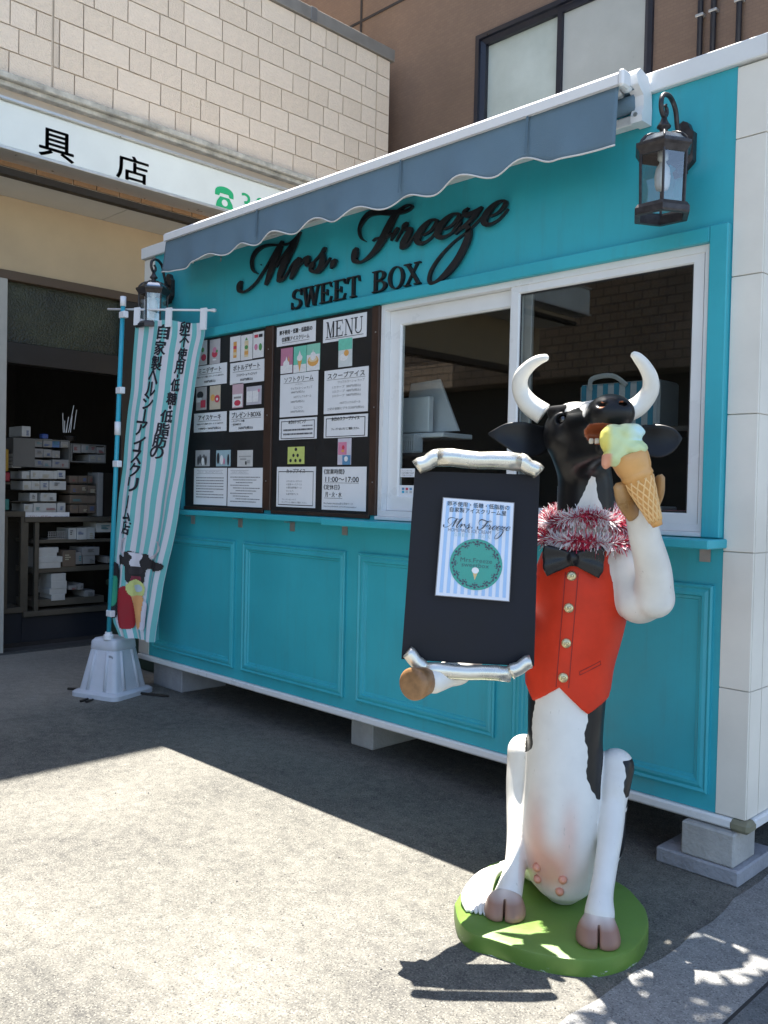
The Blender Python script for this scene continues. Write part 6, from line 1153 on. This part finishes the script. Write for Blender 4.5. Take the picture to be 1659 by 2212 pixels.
D = el(G, sc_, (.060,.060,.058)); D = smin(D, el(G, (sc_[0]+.020,sc_[1]-.022,sc_[2]+.036), (.045,.040,.028)), .008); D = smin(D, el(G, (sc_[0]-.030,sc_[1]-.012,sc_[2]+.018), (.040,.045,.044)), .009)
D = smin(D, el(G, (sc_[0]+.026,sc_[1]-.022,sc_[2]-.014), (.050,.045,.026)), .010); D = smin(D, el(G, (sc_[0]-.046,sc_[1]-.02,sc_[2]-.050), (.017,.020,.026)), .008)
D = smin(D, el(G, (sc_[0]-.012,sc_[1]-.025,sc_[2]-.036), (.040,.038,.036)), .009)
D = D+.0018*np.sin(G[0]*150+G[2]*60)*np.sin(G[2]*125+G[1]*80)
V, F = nets(D, lo, hh); V = relax(V, F, 1, .5)
scp = obj('scoop', (V, [tuple(int(i) for i in f) for f in F]), vcol_mat('ice_cream_paint', .38, coat=.1), COW, True, recalc=False)
dx, dz = V[:,0]-sc_[0], V[:,2]-sc_[2]; g = np.array([.56,.66,.36]); cc = np.tile(g, (len(V),1))
def mixc(w, c): 
    global cc; w = np.clip(w, 0, 1)[:,None]; cc = cc*(1-w)+np.array(c)*w
mixc((-dx-.030)/.018+(dz-.0)*3, (.80,.72,.18)); mixc((dx-.01)/.03*((dz > .012)), (.54,.74,.72)); mixc((dz-.048)/.02, (.72,.74,.45)); mixc(((-dx-.028)/.01)*(dz < -.032), (.72,.34,.22))
set_paint(scp, cc)
# scroll board held by the other hoof
bd = np.array(BOARD); bnrm = np.cross(bd[1]-bd[0], bd[3]-bd[0]); bnrm /= np.linalg.norm(bnrm)
if bnrm[1] > 0: bnrm = -bnrm
def bq(u, v, d=0.0):
    p = (bd[0]*(1-u)+bd[1]*u)*(1-v)+(bd[3]*(1-u)+bd[2]*u)*v
    return tuple(p+bnrm*d)
def bcurve(u, v): return .012*((u-.5)*2)**2+.004*math.sin(v*4+1)
V = []; F = []; nu, nv = 24, 20
for j in range(nv+1):
    for i in range(nu+1): u, v = i/nu, j/nv; V.append(bq(u, v*1.03, -bcurve(u, v)))
n1 = len(V)
for j in range(nv+1):
    for i in range(nu+1): u, v = i/nu, j/nv; V.append(bq(u, v*1.03, -bcurve(u, v)-.012))
for j in range(nv):
    for i in range(nu): a = j*(nu+1)+i; F.append((a,a+1,a+nu+2,a+nu+1)); F.append((n1+a,n1+a+nu+1,n1+a+nu+2,n1+a+1))
for i in range(nu): F.append((i,n1+i,n1+i+1,i+1)); a = nv*(nu+1)+i; F.append((a,a+1,n1+a+1,n1+a))
for j in range(nv): a = j*(nu+1); F.append((a,a+nu+1,n1+a+nu+1,n1+a)); a += nu; F.append((a,n1+a,n1+a+nu+1,a+nu+1))
brd = C_('scroll_board', (V, F), k('blackboard_navy', (.011,.012,.018), .6, var=.25, nscale=5, spec=.25))
autosmooth(brd, 40)
for gi, RL in enumerate((ROLLT, ROLLB)):
    for si, (p, q) in enumerate(RL):
        p, q = np.array(p), np.array(q); r0_, r1_ = (.0245,.0275) if gi == 0 else (.022,.024)
        if si == 2: r0_, r1_ = r1_, r0_
        if si == 1: r0_ = r1_ = .029 if gi == 0 else .025
        S = [p+(q-p)*t for t in np.linspace(0, 1, 7)]; obj('rolled_edge', MB().tube([tuple(s+np.array([0,0,.0025*math.sin(i*1.7)])) for i, s in enumerate(S)], [r0_+(r1_-r0_)*t+.0008*math.sin(t*9) for t in np.linspace(0, 1, 7)], 16, flat=.9), SILVER, brd, True)
# poster stuck on the board
PT = thing('laminated_poster', 'laminated blue striped poster with a green round emblem on the cow board', 'poster', (-1.75, 2.66, 0)); PT.rotation_euler = COW.rotation_euler; OFF['laminated_poster'] = Vector((0,0,0))
po = np.array(POSTER)
def pq(u, v, d=0.0):
    p = (po[3]*(1-u)+po[2]*u)*(1-v)+(po[0]*(1-u)+po[1]*u)*v
    return tuple(p+bnrm*(.0035+d))
def quad(mb, u0, v0, u1, v1, d=0.0): return mb.add([pq(u0,v0,d),pq(u1,v0,d),pq(u1,v1,d),pq(u0,v1,d)], [(0,1,2,3)])
obj('lamination', quad(MB(), -.012,-.008,1.012,1.008), k('lamination_edge', (.22,.22,.24), .3), PT)
obj('paper', quad(MB(), 0,0,1,1,.001), k('poster_paper', (.66,.72,.84), .35, var=.03, coat=.3), PT)
for i in range(10): obj('stripe', quad(MB(), .045+i*.096,.03,.045+i*.096+.046,.97,.0018), k('poster_blue', (.33,.52,.80), .35, coat=.3), PT)
mb = MB(); f = lambda a, b, d=0: pq(a, b, .0026+d)
put_text(mb,'卵不使用・低糖・低脂肪の',.06,.925,.94,.975,f,.008); put_text(mb,'自家製アイスクリーム屋',.10,.865,.90,.915,f,.008)
xs = [p[0] for s in SCRIPT_STROKES for p in s]; zs = [p[1] for s in SCRIPT_STROKES for p in s]; xa, xb, za, zb2 = min(xs), max(xs), min(zs), max(zs)
put_strokes(mb, [[((p[0]-xa)/(xb-xa)*.94+.03, (p[1]-za)/(zb2-za)*.19+.625, p[2]/(xb-xa)*.7) for p in s] for s in SCRIPT_STROKES], f)
obj('lettering', mb, k('slate_ink', (.035,.045,.07), .5), PT)
mb = MB(); put_text(mb,'HOMEMADE ICE CREAM',.10,.665,.70,.70,f); obj('subtitle', mb, k('slate_ink2', (.16,.20,.27), .5), PT)
mb = MB()
for i, ch in enumerate('SWEET BOX'):
    if ch != ' ': put_serif(mb, ch, .18+i*.058, .62, .18+i*.058+.048, .655, f)
obj('pale_subtitle', mb, k('pale_mint_ink', (.32,.50,.58), .5), PT)
ec = (.52,.345); er = (.365,.262)
obj('round_emblem', MB().add([pq(ec[0]+er[0]*math.cos(w), ec[1]+er[1]*math.sin(w), .003) for w in np.linspace(0, 2*math.pi, 49)[:-1]], [tuple(range(48))]), k('emblem_green', (.022,.30,.25), .35, coat=.2), PT)
mb = MB(); orn = 0
def dot(cu, cv, r, d=.0036, n=8): mb.add([pq(cu+r*er[0]*math.cos(w), cv+r*er[1]*math.sin(w), d) for w in np.linspace(0, 2*math.pi, n+1)[:-1]], [tuple(range(n))])
for q in range(12):
    w = math.pi/6*q; c0, s0 = math.cos(w), math.sin(w)
    for (rr, dw, r) in ((.90,0,.05),(.80,.0,.035),(.78,.10,.03),(.78,-.10,.03),(.86,.16,.028),(.86,-.16,.028),(.72,.0,.022)): dot(ec[0]+er[0]*rr*math.cos(w+dw), ec[1]+er[1]*rr*math.sin(w+dw), r)
    st3 = [(ec[0]+er[0]*(.84+.06*math.sin(t*9))*math.cos(w+.26*(t-.5)*2), ec[1]+er[1]*(.84+.06*math.sin(t*9))*math.sin(w+.26*(t-.5)*2), .007) for t in np.linspace(0, 1, 8)]
    put_strokes(mb, [st3], lambda a, b, d=0: pq(a, b, .0040+d))
obj('emblem_ornament', mb, k('ornament_plum', (.045,.045,.09), .5), PT)
f2 = lambda a, b, d=0: pq(a, b, .0034+d)
mb = MB(); put_text(mb,'Mrs.Freeze',.30,.365,.74,.41,f2); put_text(mb,'sweetbox',.32,.315,.70,.36,f2); obj('emblem_lettering', mb, k('emblem_ink', (.03,.10,.11), .5), PT)
obj('cone_mark', MB().add([pq(.48,.265,.0034),(pq(.515,.185,.0034)),pq(.55,.265,.0034)], [(0,1,2)]), k('cone_tan', (.62,.45,.22), .5), PT)
obj('scoop_mark', MB().add([pq(.515+.05*math.cos(w), .285+.032*math.sin(w), .0038) for w in np.linspace(0, 2*math.pi, 15)[:-1]], [tuple(range(14))]), PAPER, PT)
# tinsel garland round the neck
TN = thing('tinsel_garland', 'red and white tinsel garland wound twice round the cow neck', 'garland', (-1.75, 2.66, 0)); TN.rotation_euler = COW.rotation_euler; OFF['tinsel_garland'] = Vector((0,0,0))
loops = [((.068,.045),(.135,.152),1.372,.030,.0),((.068,.045),(.162,.178),1.288,.060,.3)]
for li, (c_, r_, zf, lift, ph) in enumerate(loops):
    core = []
    for w in np.linspace(0, 2*math.pi, 60):
        front = (1-math.sin(w))/2       # 1 at the front (y minimum)
        core.append((c_[0]+r_[0]*math.cos(w), c_[1]+r_[1]*math.sin(w), zf+lift*(1-front)+.010*math.sin(3*w+ph)+(.028*abs(math.cos(w))**3 if li == 0 else .018*abs(math.cos(w))**3)*(-1 if li == 0 else 1)))
    obj('cord', MB().tube(core, .005, 6, cap=False), k('tinsel_red', (.50,.03,.075), .3, .3, var=.3, nscale=60), TN)
    C = np.array(core); T = np.gradient(C, axis=0); T /= np.linalg.norm(T, axis=1, keepdims=True)
    red, wht = MB(), MB()
    for q in range(5200):
        i = rng.integers(0, len(C)-1); fr_ = rng.random(); p = C[i]*(1-fr_)+C[i+1]*fr_; t = T[i]
        d = rng.normal(size=3); d -= t*(d@t)*.75; d /= np.linalg.norm(d); ln = rng.uniform(.022,.044); sd = np.cross(d, rng.normal(size=3)); sd /= np.linalg.norm(sd)+1e-9; w = rng.uniform(.0010,.0017)
        bend = rng.normal(size=3)*.004; m_ = p+d*ln*.55+bend; e = p+d*ln+bend*1.5+np.array([0,0,-.002])
        isr = (math.sin(i*.75+li)+rng.normal()*.8) > -.4
        a = red if isr else wht
        a.add([p-sd*w, p+sd*w, m_+sd*w, m_-sd*w], [(0,1,2,3)])
        (red if (isr and rng.random() < .6) else wht).add([m_-sd*w, m_+sd*w, e+sd*w*.7, e-sd*w*.7], [(0,1,2,3)])
    obj('red_strands', red, K['tinsel_red'], TN, recalc=False); obj('white_strands', wht, k('tinsel_white', (.75,.72,.73), .3, var=.05), TN, recalc=False)
